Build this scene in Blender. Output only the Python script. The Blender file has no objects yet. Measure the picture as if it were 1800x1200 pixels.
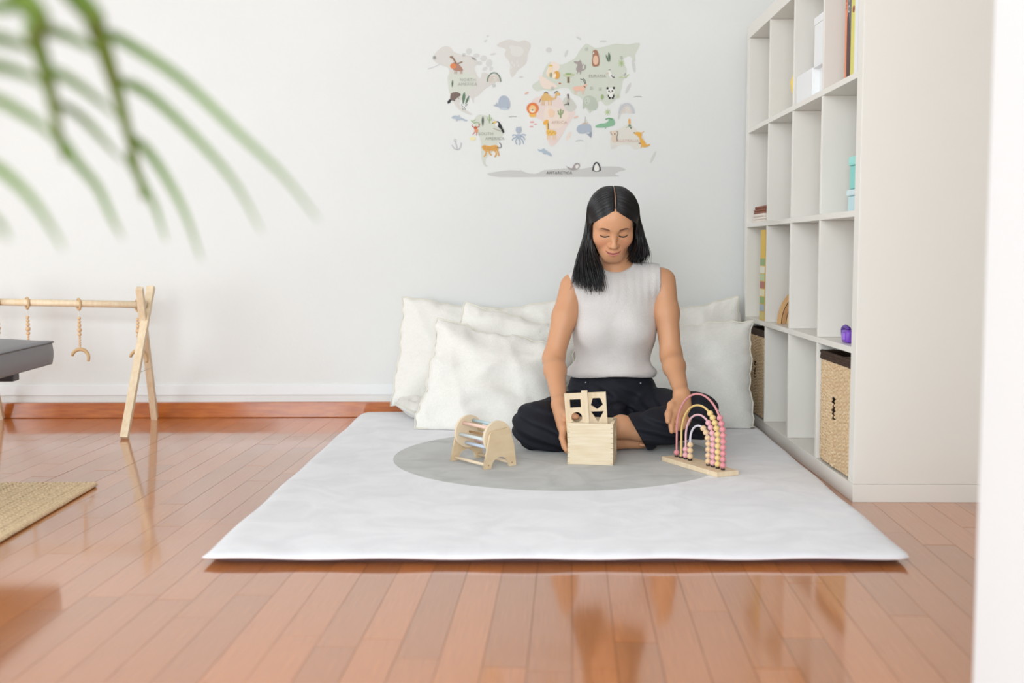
import bpy, bmesh, math, random
import numpy as np
from mathutils import Vector, Matrix, Euler

# ------------------------------------------------------------------ camera
F_PX, TILT, YAW, CAM_H = 2017.0, 0.07896, 0.00586, 0.6385
sc = bpy.context.scene
cd = bpy.data.cameras.new('camera'); cam = bpy.data.objects.new('camera', cd)
sc.collection.objects.link(cam); sc.camera = cam
cam.location = (0, 0, CAM_H); cam.rotation_euler = (math.pi/2 - TILT, 0, YAW)
cd.sensor_width = 36.0; cd.lens = F_PX/1800*36; cd.clip_start = 0.02
cd.dof.use_dof = True; cd.dof.focus_distance = 3.45; cd.dof.aperture_fstop = 2.8

# ------------------------------------------------------------------ light
w = bpy.data.worlds.new('daylight'); sc.world = w; w.use_nodes = True
w.node_tree.nodes['Background'].inputs[0].default_value = (0.86, 0.93, 1.0, 1)
w.node_tree.nodes['Background'].inputs[1].default_value = 1.0
def area(name, loc, rot, sx, sy, power, col):
    l = bpy.data.lights.new(name, 'AREA'); l.shape = 'RECTANGLE'; l.size = sx; l.size_y = sy
    l.energy = power; l.color = col
    o = bpy.data.objects.new(name, l); sc.collection.objects.link(o)
    o.location = loc; o.rotation_euler = rot; return o
area('daylight_left_window', (-3.02, 2.1, 0.66), (0, -math.pi/2, 0), 1.2, 1.9, 58, (0.865, 0.957, 1.0))
area('daylight_front_window', (-0.9, -2.02, 1.5), (math.pi/2, 0, 0), 2.7, 1.8, 215, (0.85, 0.95, 1.0))
sc.view_settings.view_transform = 'Standard'; sc.view_settings.look = 'None'
sc.view_settings.gamma = 1.0; sc.view_settings.exposure = -0.31
sc.view_settings.use_curve_mapping = False
sc.cycles.adaptive_threshold = 0.02; sc.cycles.max_bounces = 8

# ------------------------------------------------------------------ helpers
random.seed(7); rng = np.random.default_rng(7)
COL = sc.collection
ct, st, cy_, sy_ = math.cos(TILT), math.sin(TILT), math.cos(YAW), math.sin(YAW)
def ray(u, v):
    x = (u-900)/F_PX; q = -(v-600)/F_PX
    y = ct + st*q; z = -st + ct*q
    return Vector((cy_*x - sy_*y, sy_*x + cy_*y, z))
def P(u, v, Y):
    r = ray(u, v); k = Y/r.y; return Vector((r.x*k, Y, CAM_H + r.z*k))
def Pz(u, v, z):
    r = ray(u, v); k = (z-CAM_H)/r.z; return Vector((r.x*k, r.y*k, z))
def Px(u, v, X):
    r = ray(u, v); k = X/r.x; return Vector((X, r.y*k, CAM_H + r.z*k))
def lin(c):
    c = c/255.0
    return c/12.92 if c <= 0.04045 else ((c+0.055)/1.055)**2.4
def rgb(r, g, b): return (lin(r), lin(g), lin(b), 1.0)

MATS = {}
def mat(name, col, rough=0.5, var=0.0, scale=30.0, stretch=(1, 1, 1), bump=0.0, bscale=None, coat=0.0,
        metal=0.0, sheen=0.0, objvar=0.0, sss=0.0, spec=0.5, coord='Object', col2=None, detail=4.0, bstretch=None):
    if name in MATS: return MATS[name]
    m = bpy.data.materials.new(name); m.use_nodes = True; MATS[name] = m
    nt = m.node_tree; N = nt.nodes; L = nt.links; b = N['Principled BSDF']
    b.inputs['Base Color'].default_value = col; b.inputs['Roughness'].default_value = rough
    b.inputs['Metallic'].default_value = metal; b.inputs['Coat Weight'].default_value = coat
    b.inputs['Coat Roughness'].default_value = 0.085; b.inputs['Specular IOR Level'].default_value = spec
    b.inputs['Sheen Weight'].default_value = sheen
    if sss: 
        b.inputs['Subsurface Weight'].default_value = sss; b.inputs['Subsurface Radius'].default_value = (0.012, 0.005, 0.003)
        b.inputs['Subsurface Scale'].default_value = 1.0
    tc = N.new('ShaderNodeTexCoord')
    def noise(s, str_):
        mp = N.new('ShaderNodeMapping'); mp.inputs['Scale'].default_value = str_
        L.new(tc.outputs[coord], mp.inputs['Vector'])
        n = N.new('ShaderNodeTexNoise'); n.inputs['Scale'].default_value = s; n.inputs['Detail'].default_value = detail
        L.new(mp.outputs[0], n.inputs['Vector']); return n
    out = None
    if var or col2:
        n = noise(scale, stretch)
        cr = N.new('ShaderNodeValToRGB'); cr.color_ramp.elements[0].position = 0.3; cr.color_ramp.elements[1].position = 0.7
        c2 = col2 or tuple(max(0, c*(1-var)) for c in col[:3])+(1,)
        cr.color_ramp.elements[0].color = c2; cr.color_ramp.elements[1].color = col
        L.new(n.outputs[0], cr.inputs[0]); out = cr.outputs[0]
    if objvar:
        oi = N.new('ShaderNodeObjectInfo'); mr = N.new('ShaderNodeMapRange')
        mr.inputs[3].default_value = 1-objvar; mr.inputs[4].default_value = 1+objvar
        L.new(oi.outputs['Random'], mr.inputs[0])
        hs = N.new('ShaderNodeHueSaturation')
        if out: L.new(out, hs.inputs['Color'])
        else: hs.inputs['Color'].default_value = col
        L.new(mr.outputs[0], hs.inputs['Value']); out = hs.outputs[0]
    if out: L.new(out, b.inputs['Base Color'])
    if bump:
        n = noise(bscale or scale, bstretch or stretch); bp = N.new('ShaderNodeBump')
        bp.inputs['Strength'].default_value = 1.0; bp.inputs['Distance'].default_value = bump
        L.new(n.outputs[0], bp.inputs['Height']); L.new(bp.outputs[0], b.inputs['Normal'])
    return m

def link(name, me, m=None, parent=None, smooth=False):
    if isinstance(me, bmesh.types.BMesh):
        bm = me; me = bpy.data.meshes.new(name); bm.normal_update(); bm.to_mesh(me); bm.free()
    if m is not None:
        for x in (m if isinstance(m, (list, tuple)) else [m]): me.materials.append(x)
    if smooth: me.polygons.foreach_set('use_smooth', [True]*len(me.polygons))
    o = bpy.data.objects.new(name, me); COL.objects.link(o)
    if parent is not None: o.parent = parent
    return o
def wlink(name, me, m, parent, smooth=False):
    """child whose mesh is given in world coordinates"""
    o = link(name, me, m, parent, smooth)
    o.matrix_parent_inverse = parent.matrix_basis.inverted(); return o
def tag(o, label, cat, group=None):
    o['label'] = label; o['category'] = cat
    if group: o['group'] = group
    return o
def thing(name, label, cat, loc=(0, 0, 0), rotz=0.0, group=None):
    o = bpy.data.objects.new(name, None); COL.objects.link(o); o.empty_display_size = 0.05
    o.location = loc; o.rotation_euler = (0, 0, rotz)
    return tag(o, label, cat, group)
def struct(name, bm, m, parent=None):
    o = link(name, bm, m, parent)
    if parent is None: o['kind'] = 'structure'
    return o

def add_box(bm, lo, hi, bevel=0.0, M=None):
    old = set(bm.verts)
    r = bmesh.ops.create_cube(bm, size=1.0); vs = r['verts']
    for v in vs:
        v.co = Vector([lo[i] + (v.co[i]+0.5)*(hi[i]-lo[i]) for i in range(3)])
    if bevel:
        es = list({e for v in vs for e in v.link_edges})
        bmesh.ops.bevel(bm, geom=es, offset=bevel, segments=2, profile=0.6, affect='EDGES')
        vs = [v for v in bm.verts if v not in old]
    if M is not None:
        for v in vs: v.co = M @ v.co
    return vs
def box(lo, hi, bevel=0.0, M=None):
    bm = bmesh.new(); add_box(bm, lo, hi, bevel, M); return bm
def catmull(pts, n=8):
    pts = [Vector(p) for p in pts]
    if len(pts) < 3: return [pts[0].lerp(pts[-1], i/n) for i in range(n+1)]
    out = []
    for i in range(len(pts)-1):
        p0 = pts[max(i-1, 0)]; p1 = pts[i]; p2 = pts[i+1]; p3 = pts[min(i+2, len(pts)-1)]
        for k in range(n):
            t = k/n
            out.append(0.5*((2*p1) + (p2-p0)*t + (2*p0-5*p1+4*p2-p3)*t*t + (3*p1-p0-3*p2+p3)*t**3))
    out.append(pts[-1]); return out
def add_tube(bm, pts, rad, seg=8, flat=1.0, up=(0, 0, 1), closed=False):
    pts = [Vector(p) for p in pts]; n = len(pts)
    rr = rad if isinstance(rad, (list, tuple)) else [rad]*n
    rings = []; up = Vector(up); prev = None
    for i, p in enumerate(pts):
        a = pts[(i-1) % n] if closed else pts[max(i-1, 0)]
        b = pts[(i+1) % n] if closed else pts[min(i+1, n-1)]
        t = (b-a).normalized() if (b-a).length > 1e-9 else Vector((0, 0, 1))
        ref = prev if prev is not None else (up if abs(t.dot(up)) < 0.95 else Vector((1, 0, 0)))
        s = (ref - t*ref.dot(t)).normalized(); prev = s; q = t.cross(s)
        rings.append([bm.verts.new(p + s*(math.cos(2*math.pi*k/seg)*rr[i]*flat) + q*(math.sin(2*math.pi*k/seg)*rr[i])) for k in range(seg)])
    m = n if closed else n-1
    for i in range(m):
        A = rings[i]; B = rings[(i+1) % n]
        for k in range(seg): bm.faces.new((A[k], A[(k+1) % seg], B[(k+1) % seg], B[k]))
    if not closed:
        bm.faces.new(rings[0][::-1]); bm.faces.new(rings[-1])
def tube(pts, rad, seg=8, **k):
    bm = bmesh.new(); add_tube(bm, pts, rad, seg, **k); return bm
def add_sphere(bm, c, r, u=12, v=8):
    rv = bmesh.ops.create_uvsphere(bm, u_segments=u, v_segments=v, radius=1.0)['verts']
    r = r if isinstance(r, (tuple, list)) else (r, r, r)
    for x in rv: x.co = Vector((c[0]+x.co.x*r[0], c[1]+x.co.y*r[1], c[2]+x.co.z*r[2]))
def lathe(prof, seg=24):
    bm = bmesh.new(); rings = []
    for r, z in prof:
        rings.append([bm.verts.new((r*math.cos(2*math.pi*k/seg), r*math.sin(2*math.pi*k/seg), z)) for k in range(seg)])
    for A, B in zip(rings, rings[1:]):
        for k in range(seg): bm.faces.new((A[k], A[(k+1) % seg], B[(k+1) % seg], B[k]))
    bm.faces.new(rings[0][::-1]); bm.faces.new(rings[-1]); return bm
def eval_mesh(curve):
    o = bpy.data.objects.new('tmp', curve); COL.objects.link(o)
    dg = bpy.context.evaluated_depsgraph_get(); dg.update()
    me = bpy.data.meshes.new_from_object(o.evaluated_get(dg)); bpy.data.objects.remove(o); bpy.data.curves.remove(curve)
    me.materials.clear(); return me
def plate(outer, holes=(), thick=0.01, bevel=0.0):
    """flat board in the local XY plane with real holes, centred on z=0"""
    c = bpy.data.curves.new('t', 'CURVE'); c.dimensions = '2D'; c.fill_mode = 'BOTH'; c.extrude = thick/2 - bevel; c.bevel_depth = bevel
    for pts in [outer]+list(holes):
        s = c.splines.new('POLY'); s.points.add(len(pts)-1); s.use_cyclic_u = True
        for q, p in zip(s.points, pts): q.co = (p[0], p[1], 0, 1)
    return eval_mesh(c)
def text_mesh(s, size, thick=0.0, align='CENTER', space=1.0):
    c = bpy.data.curves.new('t', 'FONT'); c.body = s; c.size = size; c.align_x = align; c.extrude = thick; c.space_character = space
    c.resolution_u = 3
    return eval_mesh(c)
def circ(cx, cy, r, n=20, ry=None, rot=0):
    ry = ry or r; c, s = math.cos(rot), math.sin(rot)
    return [(cx + r*math.cos(2*math.pi*k/n)*c - ry*math.sin(2*math.pi*k/n)*s, cy + r*math.cos(2*math.pi*k/n)*s + ry*math.sin(2*math.pi*k/n)*c) for k in range(n)]
def xf(me, M):
    me.transform(M); return me

# ------------------------------------------------------------------ materials
WHITE_WALL = mat('painted_wall', rgb(231, 230, 227), 0.75, bump=0.0006, bscale=60, var=0.02, scale=3)
WHITE_TRIM = mat('white_trim', rgb(236, 236, 236), 0.4)
CEIL = mat('ceiling_paint', rgb(206, 204, 201), 0.8)
LAMIN = mat('white_laminate', rgb(236, 231, 223), 0.35)
PLANK = mat('varnished_plank', rgb(199, 117, 36), 0.35, scale=5, stretch=(14, 1, 1), col2=rgb(168, 90, 20), coat=1.0, objvar=0.13, bump=0.00022, bscale=2.2, bstretch=(3, 1, 1), detail=2)
PLANK.node_tree.nodes['Principled BSDF'].inputs['Coat IOR'].default_value = 1.78
UNDER = mat('plank_joint', rgb(58, 26, 12), 0.7)
SKIRT = mat('varnished_skirting', rgb(194, 108, 38), 0.3, scale=6, stretch=(2, 10, 14), col2=rgb(166, 82, 22), coat=0.7)
PINE = mat('pale_pine', rgb(238, 219, 190), 0.5, scale=9, stretch=(9, 9, 1), col2=rgb(227, 201, 165))
PINE_X = mat('pale_pine_crosswise', rgb(238, 222, 196), 0.5, scale=9, stretch=(1.2, 1.2, 16), col2=rgb(226, 203, 168))
PLY = mat('birch_ply', rgb(231, 208, 174), 0.5, scale=8, stretch=(2, 2, 8), col2=rgb(222, 194, 156))
PLY_EDGE = mat('birch_ply_edge', rgb(236, 214, 184), 0.5)
END = mat('end_grain', rgb(178, 138, 94), 0.6)
DARK = mat('dark_brown_plastic', rgb(40, 26, 20), 0.5)
CREAM = mat('cream_boucle', rgb(247, 243, 236), 0.9, var=0.05, scale=160, bump=0.0017, bscale=420, sheen=0.2, detail=2)
CREAM_SEAM = mat('cream_seam', rgb(230, 224, 211), 0.9)
BLACKCLOTH = mat('black_trousers', rgb(26, 28, 38), 0.7, var=0.15, scale=60, bump=0.0004, bscale=400, spec=0.3)
TOPCLOTH = mat('white_crinkle_cotton', rgb(226, 220, 217), 0.9, var=0.06, scale=200, stretch=(2.2, 2.2, 0.8), bump=0.0018, bscale=330, bstretch=(2.0, 2.0, 0.8), detail=2)
HAIR = mat('black_hair', rgb(20, 17, 19), 0.36, spec=0.5, var=0.3, scale=60)
GREY_LEATHER = mat('grey_leather', rgb(128, 126, 130), 0.45, bump=0.0002, bscale=300)
DARKFRAME = mat('dark_frame', rgb(50, 44, 52), 0.4)
JUTE = mat('jute', rgb(238, 208, 168), 0.9, var=0.3, scale=180)
GRASS = mat('seagrass', rgb(228, 204, 170), 0.8, scale=130, col2=rgb(196, 160, 118))
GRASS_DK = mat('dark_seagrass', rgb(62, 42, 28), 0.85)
LEAF = mat('palm_leaf', rgb(122, 158, 62), 0.5, var=0.25, scale=14)
STEM = mat('palm_stem', rgb(104, 128, 48), 0.55, var=0.2, scale=20)

# ------------------------------------------------------------------ room shell
WA = math.radians(1.5)
WD = Vector((math.cos(WA), math.sin(WA), 0)); WN = Vector((math.sin(WA), -math.cos(WA), 0)); W0 = Vector((0, 4.40, 0))
WM = Matrix(((WD.x, -WN.x, 0, W0.x), (WD.y, -WN.y, 0, W0.y), (0, 0, 1, 0), (0, 0, 0, 1)))  # local x along wall, y into wall
def wall_pt(u, v, off=0.0):
    r = ray(u, v); o = Vector((0, 0, CAM_H)); k = (W0-o).dot(WN)/r.dot(WN); return o + r*k + WN*off
def wall_uv(u, v):
    p = wall_pt(u, v) - W0; return p.dot(WD), p.z
XL, XR, YB, ZC = -2.95, 1.262, -2.0, 2.9
struct('wall_back', box((XL-0.1, 0, -0.02), (XR+0.2, 0.12, ZC), M=WM), WHITE_WALL)
struct('ceiling', box((XL-0.1, YB-0.1, ZC), (XR+0.12, 4.55, ZC+0.08)), CEIL)
struct('wall_right', box((XR, YB, -0.02), (XR+0.1, 4.5, ZC)), WHITE_WALL)
# wall end close to the camera on the right
PIERX = (1728-911.8)/F_PX*1.36
struct('wall_pier', box((PIERX, -1.2, 0), (XR-0.002, 1.36, ZC), bevel=0.004), mat('pier_paint', rgb(226, 227, 228), 0.7))
def wall_open(name, axis, pos, a0, a1, o):   # wall with one window opening
    bm = bmesh.new(); (b0, b1, z0, z1) = o
    for (p0, p1, q0, q1) in ((a0, b0, -0.02, ZC), (b1, a1, -0.02, ZC), (b0, b1, -0.02, z0), (b0, b1, z1, ZC)):
        if axis == 'x': add_box(bm, (pos-0.1, p0, q0), (pos, p1, q1))
        else: add_box(bm, (p0, pos-0.1, q0), (p1, pos, q1))
    struct(name, bm, WHITE_WALL)
wall_open('wall_left', 'x', XL, YB, 4.4, (1.1, 3.1, 0.02, 1.6))
wall_open('wall_front', 'y', YB, XL, XR, (-2.6, 0.6, 0.5, 2.5))
for nm, lo, hi, ax in (('window_1', (XL-0.07, 1.1, 0.02), (XL-0.03, 3.1, 1.6), 1), ('window_2', (-2.6, YB-0.07, 0.5), (0.6, YB-0.03, 2.5), 0)):
    bm = bmesh.new(); n = 3; t = 0.045
    add_box(bm, lo, (hi[0], hi[1], lo[2]+t)); add_box(bm, (lo[0], lo[1], hi[2]-t), hi)
    for k in range(n+1):
        a = lo[ax] + (hi[ax]-lo[ax]-t)*k/n; l = list(lo); h = list(hi); l[ax] = a; h[ax] = a+t; l[2] += t; h[2] -= t
        add_box(bm, l, h)
    struct(nm, bm, WHITE_TRIM)
struct('baseboard_back', box((XL, -0.016, 0), (XR, 0.002, 0.060), bevel=0.003, M=WM), SKIRT)
struct('trim_1', box((XL, -0.006, 0.086), (XR, 0.002, 0.126), bevel=0.002, M=WM), WHITE_TRIM)

# floor: planks one by one
floor = struct('floor', box((XL-0.1, YB-0.1, -0.06), (XR+0.1, 4.6, -0.0035)), UNDER)
SL = 0.045; PWD = 0.0695
def unit_box():
    bm = box((-0.5, -0.5, -0.008), (0.5, 0.5, 0.0)); me = bpy.data.meshes.new('plank'); bm.to_mesh(me); bm.free(); me.materials.append(PLANK); return me
plank_me = unit_box(); planks = []
for i in range(-46, 20):
    y = YB - 0.05 - random.random()*0.6
    while y < 4.36:
        ln = random.choice((0.45, 0.55, 0.62, 0.62, 0.75, 0.9)); y1 = min(y+ln, 4.40)
        xc = i*PWD + SL*((y+y1)/2 - 2.2)
        if XL-0.05 < xc < XR+0.03 and y1-y > 0.05: planks.append((xc, (y+y1)/2, y1-y))
        y = y1
def vis(p):
    x, y, l = p; a = 0
    for k in range(5):
        yy = y + (k/4-0.5)*l
        if yy < 1.6: continue
        u = 912 + x*F_PX/yy
        if u < -20 or u > 1720: continue
        if -0.62 < x < 0.82 and yy > 2.33: continue
        if x > 0.86 and yy > 2.9: continue
        a += 1/yy**2
    return a*l
planks.sort(key=vis, reverse=True); rest = bmesh.new()
ROT = -math.atan(SL)
for n, (x, y, l) in enumerate(planks):
    if n < 300 and vis(planks[n]) > 0:
        o = bpy.data.objects.new('plank', plank_me); COL.objects.link(o); o.parent = floor
        o.location = (x, y, 0); o.scale = (PWD-0.0008, l-0.0006, 1)
        o.rotation_euler = (random.gauss(0, 0.0004), random.gauss(0, 0.0008), ROT)
    else:
        add_box(rest, (-(PWD-0.0008)/2, -l/2+0.0003, -0.008), ((PWD-0.0008)/2, l/2-0.0003, 0), M=Matrix.Translation((x, y, 0)) @ Matrix.Rotation(ROT, 4, 'Z'))
o = link('plank_field', rest, PLANK, floor); o['kind'] = 'stuff'

# ------------------------------------------------------------------ bookcase
BX, BY, BW, BD, TO, TI = 0.850, 2.885, 1.465, 0.385, 0.046, 0.016
CELL = (BW - 2*TO - 3*TI)/4
bk = thing('bookcase', 'tall white open cube bookcase with sixteen compartments at the right', 'bookcase', (BX, BY, 0))
link('base_board', box((0, 0, 0), (BD, BW, TO), 0.001), LAMIN, bk)
link('top_board', box((0, 0, BW-TO), (BD, BW, BW), 0.001), LAMIN, bk)
link('side_panel', box((0.0005, 0.001, TO+0.0006), (BD, TO, BW-TO-0.0006), 0.001), LAMIN, bk)
link('side_panel', box((0.0005, BW-TO, TO+0.0006), (BD, BW-0.001, BW-TO-0.0006), 0.001), LAMIN, bk)
for k in range(3):
    z = TO + CELL*(k+1) + TI*k
    link('shelf', box((0.001, TO, z), (BD-0.001, BW-TO, z+TI), 0.0008), LAMIN, bk)
    for r in range(4):
        z0 = TO + r*(CELL+TI)
        link('divider', box((0.002, z, z0+0.0004), (BD-0.002, z+TI, z0+CELL-0.0004), 0.0008), LAMIN, bk)
def cell_y(c): return BY + TO + c*(CELL+TI)
def cell_z(r): return TO + r*(CELL+TI)

# books and boxes in the bookcase
def book(name, label, y0, y1, h, depth, col, z0, front=0.012, extra=None, lean=0.0, group=None):
    t = thing(name, label, 'book', (BX+front, (y0+y1)/2, z0), 0, group)
    t.rotation_euler = (lean, 0, 0); hw = (y1-y0)/2; th = 0.0022
    m = mat('cover_'+name+label[:14].replace(' ', '_'), col, 0.45)
    bm = bmesh.new(); add_box(bm, (0, -hw, 0), (0.003, hw, h), 0.0008)
    add_box(bm, (0.003, -hw, 0), (depth, -hw+th, h)); add_box(bm, (0.003, hw-th, 0), (depth, hw, h))
    link('cover', bm, m, t)
    link('pages', box((0.003, -hw+th, 0.003), (depth-0.004, hw-th, h-0.003)), mat('paper', rgb(240, 236, 226), 0.8), t)
    if extra: extra(t, hw, h)
    return t
z3 = cell_z(3); zt = z3 + 0.0004
def spine_text(s, size, zc, col):
    def f(t, hw, h):
        y = 0
        for i, ch in enumerate(s):
            me = text_mesh(ch, size); xf(me, Matrix(((0, 0, -1, -0.0008), (-1, 0, 0, 0), (0, 1, 0, zc - i*size*1.05), (0, 0, 0, 1))))
            link('lettering', me, mat('lettering_'+col[0], col[1], 0.5), t)
    return f
def dark_extra(t, hw, h):
    link('orange_band', box((-0.0006, -hw, h-0.048), (0.0006, hw, h-0.001)), mat('orange_print', rgb(226, 106, 40), 0.45), t)
    spine_text('TO', 0.026, h-0.085, ('white', rgb(235, 235, 235)))(t, hw, h)
    link('dark_patch', plate([(-hw*0.98, 0.0), (hw*0.98, 0.0), (hw*0.98, 0.10), (-hw*0.5, 0.17), (-hw*0.98, 0.16)], (), 0.0006), mat('maroon_print', rgb(82, 44, 44), 0.5), t).matrix_basis = Matrix(((0, 0, -1, -0.0003), (-1, 0, 0, 0), (0, 1, 0, 0), (0, 0, 0, 1)))
def ypx(u, x=BX+0.012): return x*F_PX/(u-911.8)
book('picture_book', 'slim orange book at the left of the top shelf book row', 3.074, 3.092, 0.272, 0.23, rgb(240, 140, 92), zt, extra=spine_text('AZ', 0.016, 0.20, ('dark', rgb(70, 50, 45))))
book('picture_book', 'dark grey book with orange top and white letters TO on the spine', 3.040, 3.073, 0.282, 0.235, rgb(104, 98, 100), zt, extra=dark_extra)
def yel_extra(t, hw, h):
    link('red_dot', plate(circ(0, 0, 0.009), (), 0.0006), mat('red_print', rgb(150, 54, 48), 0.5), t).matrix_basis = Matrix(((0, 0, -1, -0.0003), (-1, 0, 0, -hw*0.45), (0, 1, 0, 0.17), (0, 0, 0, 1)))
book('picture_book', 'yellow green book between the dark book and the white books', 3.008, 3.038, 0.29, 0.24, rgb(222, 212, 104), zt, extra=yel_extra)
book('picture_book', 'white book beside the yellow book on the top shelf', 2.978, 3.005, 0.285, 0.24, rgb(236, 236, 236), zt)
book('picture_book', 'thin white book closest to the bookcase end panel', 2.946, 2.974, 0.27, 0.24, rgb(226, 222, 222), zt)
# white box and open tray in the second compartment
y1 = cell_y(1); CARD = mat('white_card', rgb(240, 240, 240), 0.6)
t = thing('storage_tray', 'low white open-ended cardboard tray on the top shelf', 'tray', (BX+0.006, y1+0.012, zt))
bm = bmesh.new(); hh = 0.082; th = 0.003
add_box(bm, (0, 0, 0), (0.26, 0.30, th)); add_box(bm, (0, 0.115, th), (th, 0.30, hh)); add_box(bm, (0.257, 0, th), (0.26, 0.30, hh)); add_box(bm, (th, 0.297, th), (0.257, 0.30, hh)); add_box(bm, (th, 0.115, th), (0.257, 0.118, hh-th)); add_box(bm, (th, 0.0, hh-th), (0.257, 0.297, hh)); add_box(bm, (th, 0.0, th), (0.257, 0.003, hh-th)); add_box(bm, (0.022, 0.003, th), (0.025, 0.115, hh-th))
link('tray_body', bm, CARD, t)
t = thing('storage_box', 'tall white cardboard box standing on the open tray', 'box', (BX+0.01, y1+0.015, zt+hh+0.0004))
link('box_body', box((0, 0, 0), (0.20, 0.108, 0.118), 0.001), CARD, t)
link('box_lid', box((-0.0015, -0.0015, 0.1182), (0.2015, 0.1095, 0.14), 0.001), CARD, t)
# yellow night lamp
t = thing('night_lamp', 'round yellow night lamp mostly hidden behind a bookcase divider', 'lamp', (BX+0.068, cell_y(2)+0.062, zt))
link('lamp_base', lathe([(0.035, 0), (0.04, 0.004), (0.04, 0.012), (0.03, 0.016)]), WHITE_TRIM, t, True)
link('lamp_shade', lathe([(0.03, 0.016), (0.045, 0.03), (0.056, 0.06), (0.058, 0.085), (0.047, 0.118), (0.024, 0.14), (0.006, 0.146)]), mat('yellow_lamp', rgb(250, 214, 100), 0.5, sss=0.2), t, True)
# teal + light blue boxes
z2 = cell_z(2) + 0.0004; y0 = cell_y(0)
def lidded(name, label, loc, sx, sy, sz, c1, c2):
    t = thing(name, label, 'box', loc)
    link('box_body', box((0, 0, 0), (sx, sy, sz*0.72), 0.006), mat(c1[0], c1[1], 0.4), t)
    link('box_lid', box((-0.003, -0.003, sz*0.72), (sx+0.003, sy+0.003, sz), 0.005), mat(c2[0], c2[1], 0.4), t)
    return t
lidded('plastic_box', 'pale blue plastic box under the teal box', (BX+0.045, y0+0.105, z2), 0.18, 0.115, 0.062, ('pale_blue_plastic', rgb(196, 226, 232)), ('pale_blue_lid', rgb(214, 236, 240)))
t = lidded('plastic_box', 'teal plastic box stacked on the pale blue box', (BX+0.047, y0+0.106, z2+0.0625), 0.17, 0.108, 0.088, ('teal_plastic', rgb(134, 214, 206)), ('teal_lid', rgb(154, 226, 218)))
bm = bmesh.new(); add_tube(bm, catmull([(0.03, 0.05, 0.088), (0.05, 0.05, 0.105), (0.10, 0.05, 0.105), (0.12, 0.05, 0.088)], 5), 0.004); link('handle', bm, MATS['teal_lid'], t, True)
# folded cloths
def folded(name, label, loc, sx, sy, h, m):
    t = thing(name, label, 'cloth', loc); n = 3
    for k in range(n):
        bm = bmesh.new(); z = k*h/n
        pts = []
        for i in range(13):
            a = i/12*math.pi; pts.append((sx*0.5 - sx*0.5*math.cos(a)*1.0, z + h/n*0.5))
        add_box(bm, (random.uniform(0, 0.006), random.uniform(0, 0.005), z), (sx-random.uniform(0, 0.01), sy-random.uniform(0, 0.008), z+h/n-0.0006), h/n*0.42)
        for v in bm.verts: v.co.z += 0.003*math.sin(v.co.x*40+k) * (1 if z+0.002 < v.co.z else 0) * (1 if k == n-1 else 0)
        link('fold', bm, m, t, True)
    return t
c3 = cell_y(3)
folded('folded_cloth', 'folded white cloth under the brown cloth in the bookcase', (BX+0.014, c3+0.125, z2), 0.22, 0.195, 0.030, mat('white_muslin', rgb(240, 228, 218), 0.9))
folded('folded_cloth', 'folded brown cloth on top of the white cloth', (BX+0.018, c3+0.13, z2+0.031), 0.21, 0.18, 0.026, mat('brown_muslin', rgb(150, 98, 78), 0.9))
# tall board book with yellow top
z1 = cell_z(1) + 0.0004
def art_spine(t, hw, h):
    cols = [rgb(214, 196, 120), rgb(168, 180, 190), rgb(150, 178, 110), rgb(236, 226, 190), rgb(180, 110, 96), rgb(190, 206, 160), rgb(236, 232, 214), rgb(150, 176, 120)]
    for k in range(8):
        link('spine_print', box((-0.0006, -hw, 0.004+k*0.027), (0.0004, hw, 0.004+(k+1)*0.027-0.003)), mat('spine_print_%d' % k, cols[k], 0.5), t)
book('board_book', 'tall thin book with yellow spine top in the far compartment', c3+0.06, c3+0.135, 0.318, 0.24, rgb(226, 184, 56), z1, extra=art_spine)
# wooden rainbow stacker (nested arches lying against the divider)
t = thing('rainbow_stacker', 'nested wooden arch stacker in the middle of the bookcase', 'toy', (BX+0.10, cell_y(2)+0.19, z1))
for k, (ro, ri) in enumerate(((0.080, 0.066), (0.064, 0.051), (0.049, 0.037), (0.035, 0.022))):
    o_ = [(ro*math.cos(a), ro*math.sin(a)*1.5) for a in [i/20*math.pi for i in range(21)]] + [(ri*math.cos(a), ri*math.sin(a)*1.5) for a in [i/20*math.pi for i in range(20, -1, -1)]]
    me = xf(plate(o_, (), 0.05), Matrix(((0.94, 0, 0.34, 0.0), (-0.34, 0, 0.94, 0.03), (0, 1, 0, 0), (0, 0, 0, 1))))
    link('arch', me, mat('stacker_wood_%d' % k, [rgb(206, 160, 104), rgb(184, 134, 80), rgb(218, 178, 124), rgb(170, 118, 66)][k], 0.55), t)
# purple toy
t = thing('toy_camera', 'small purple plastic toy on a shelf above the near basket', 'toy', (BX+0.018, y0+0.105, z1))
PUR = mat('purple_plastic', rgb(124, 70, 190), 0.35)
link('toy_body', box((0, 0, 0), (0.07, 0.05, 0.034), 0.007), PUR, t, True)
bm = bmesh.new(); add_tube(bm, catmull([(0.012, 0.055, 0.010), (0.012, 0.070, 0.016), (0.012, 0.074, 0.034), (0.012, 0.05, 0.041), (0.012, 0.02, 0.036)], 5), 0.006); link('toy_handle', bm, mat('dark_purple_plastic', rgb(88, 44, 150), 0.35), t, True)
link('toy_button', box((-0.004, 0.012, 0.008), (0.002, 0.034, 0.026), 0.002), mat('light_purple_plastic', rgb(160, 112, 220), 0.35), t)

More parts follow.
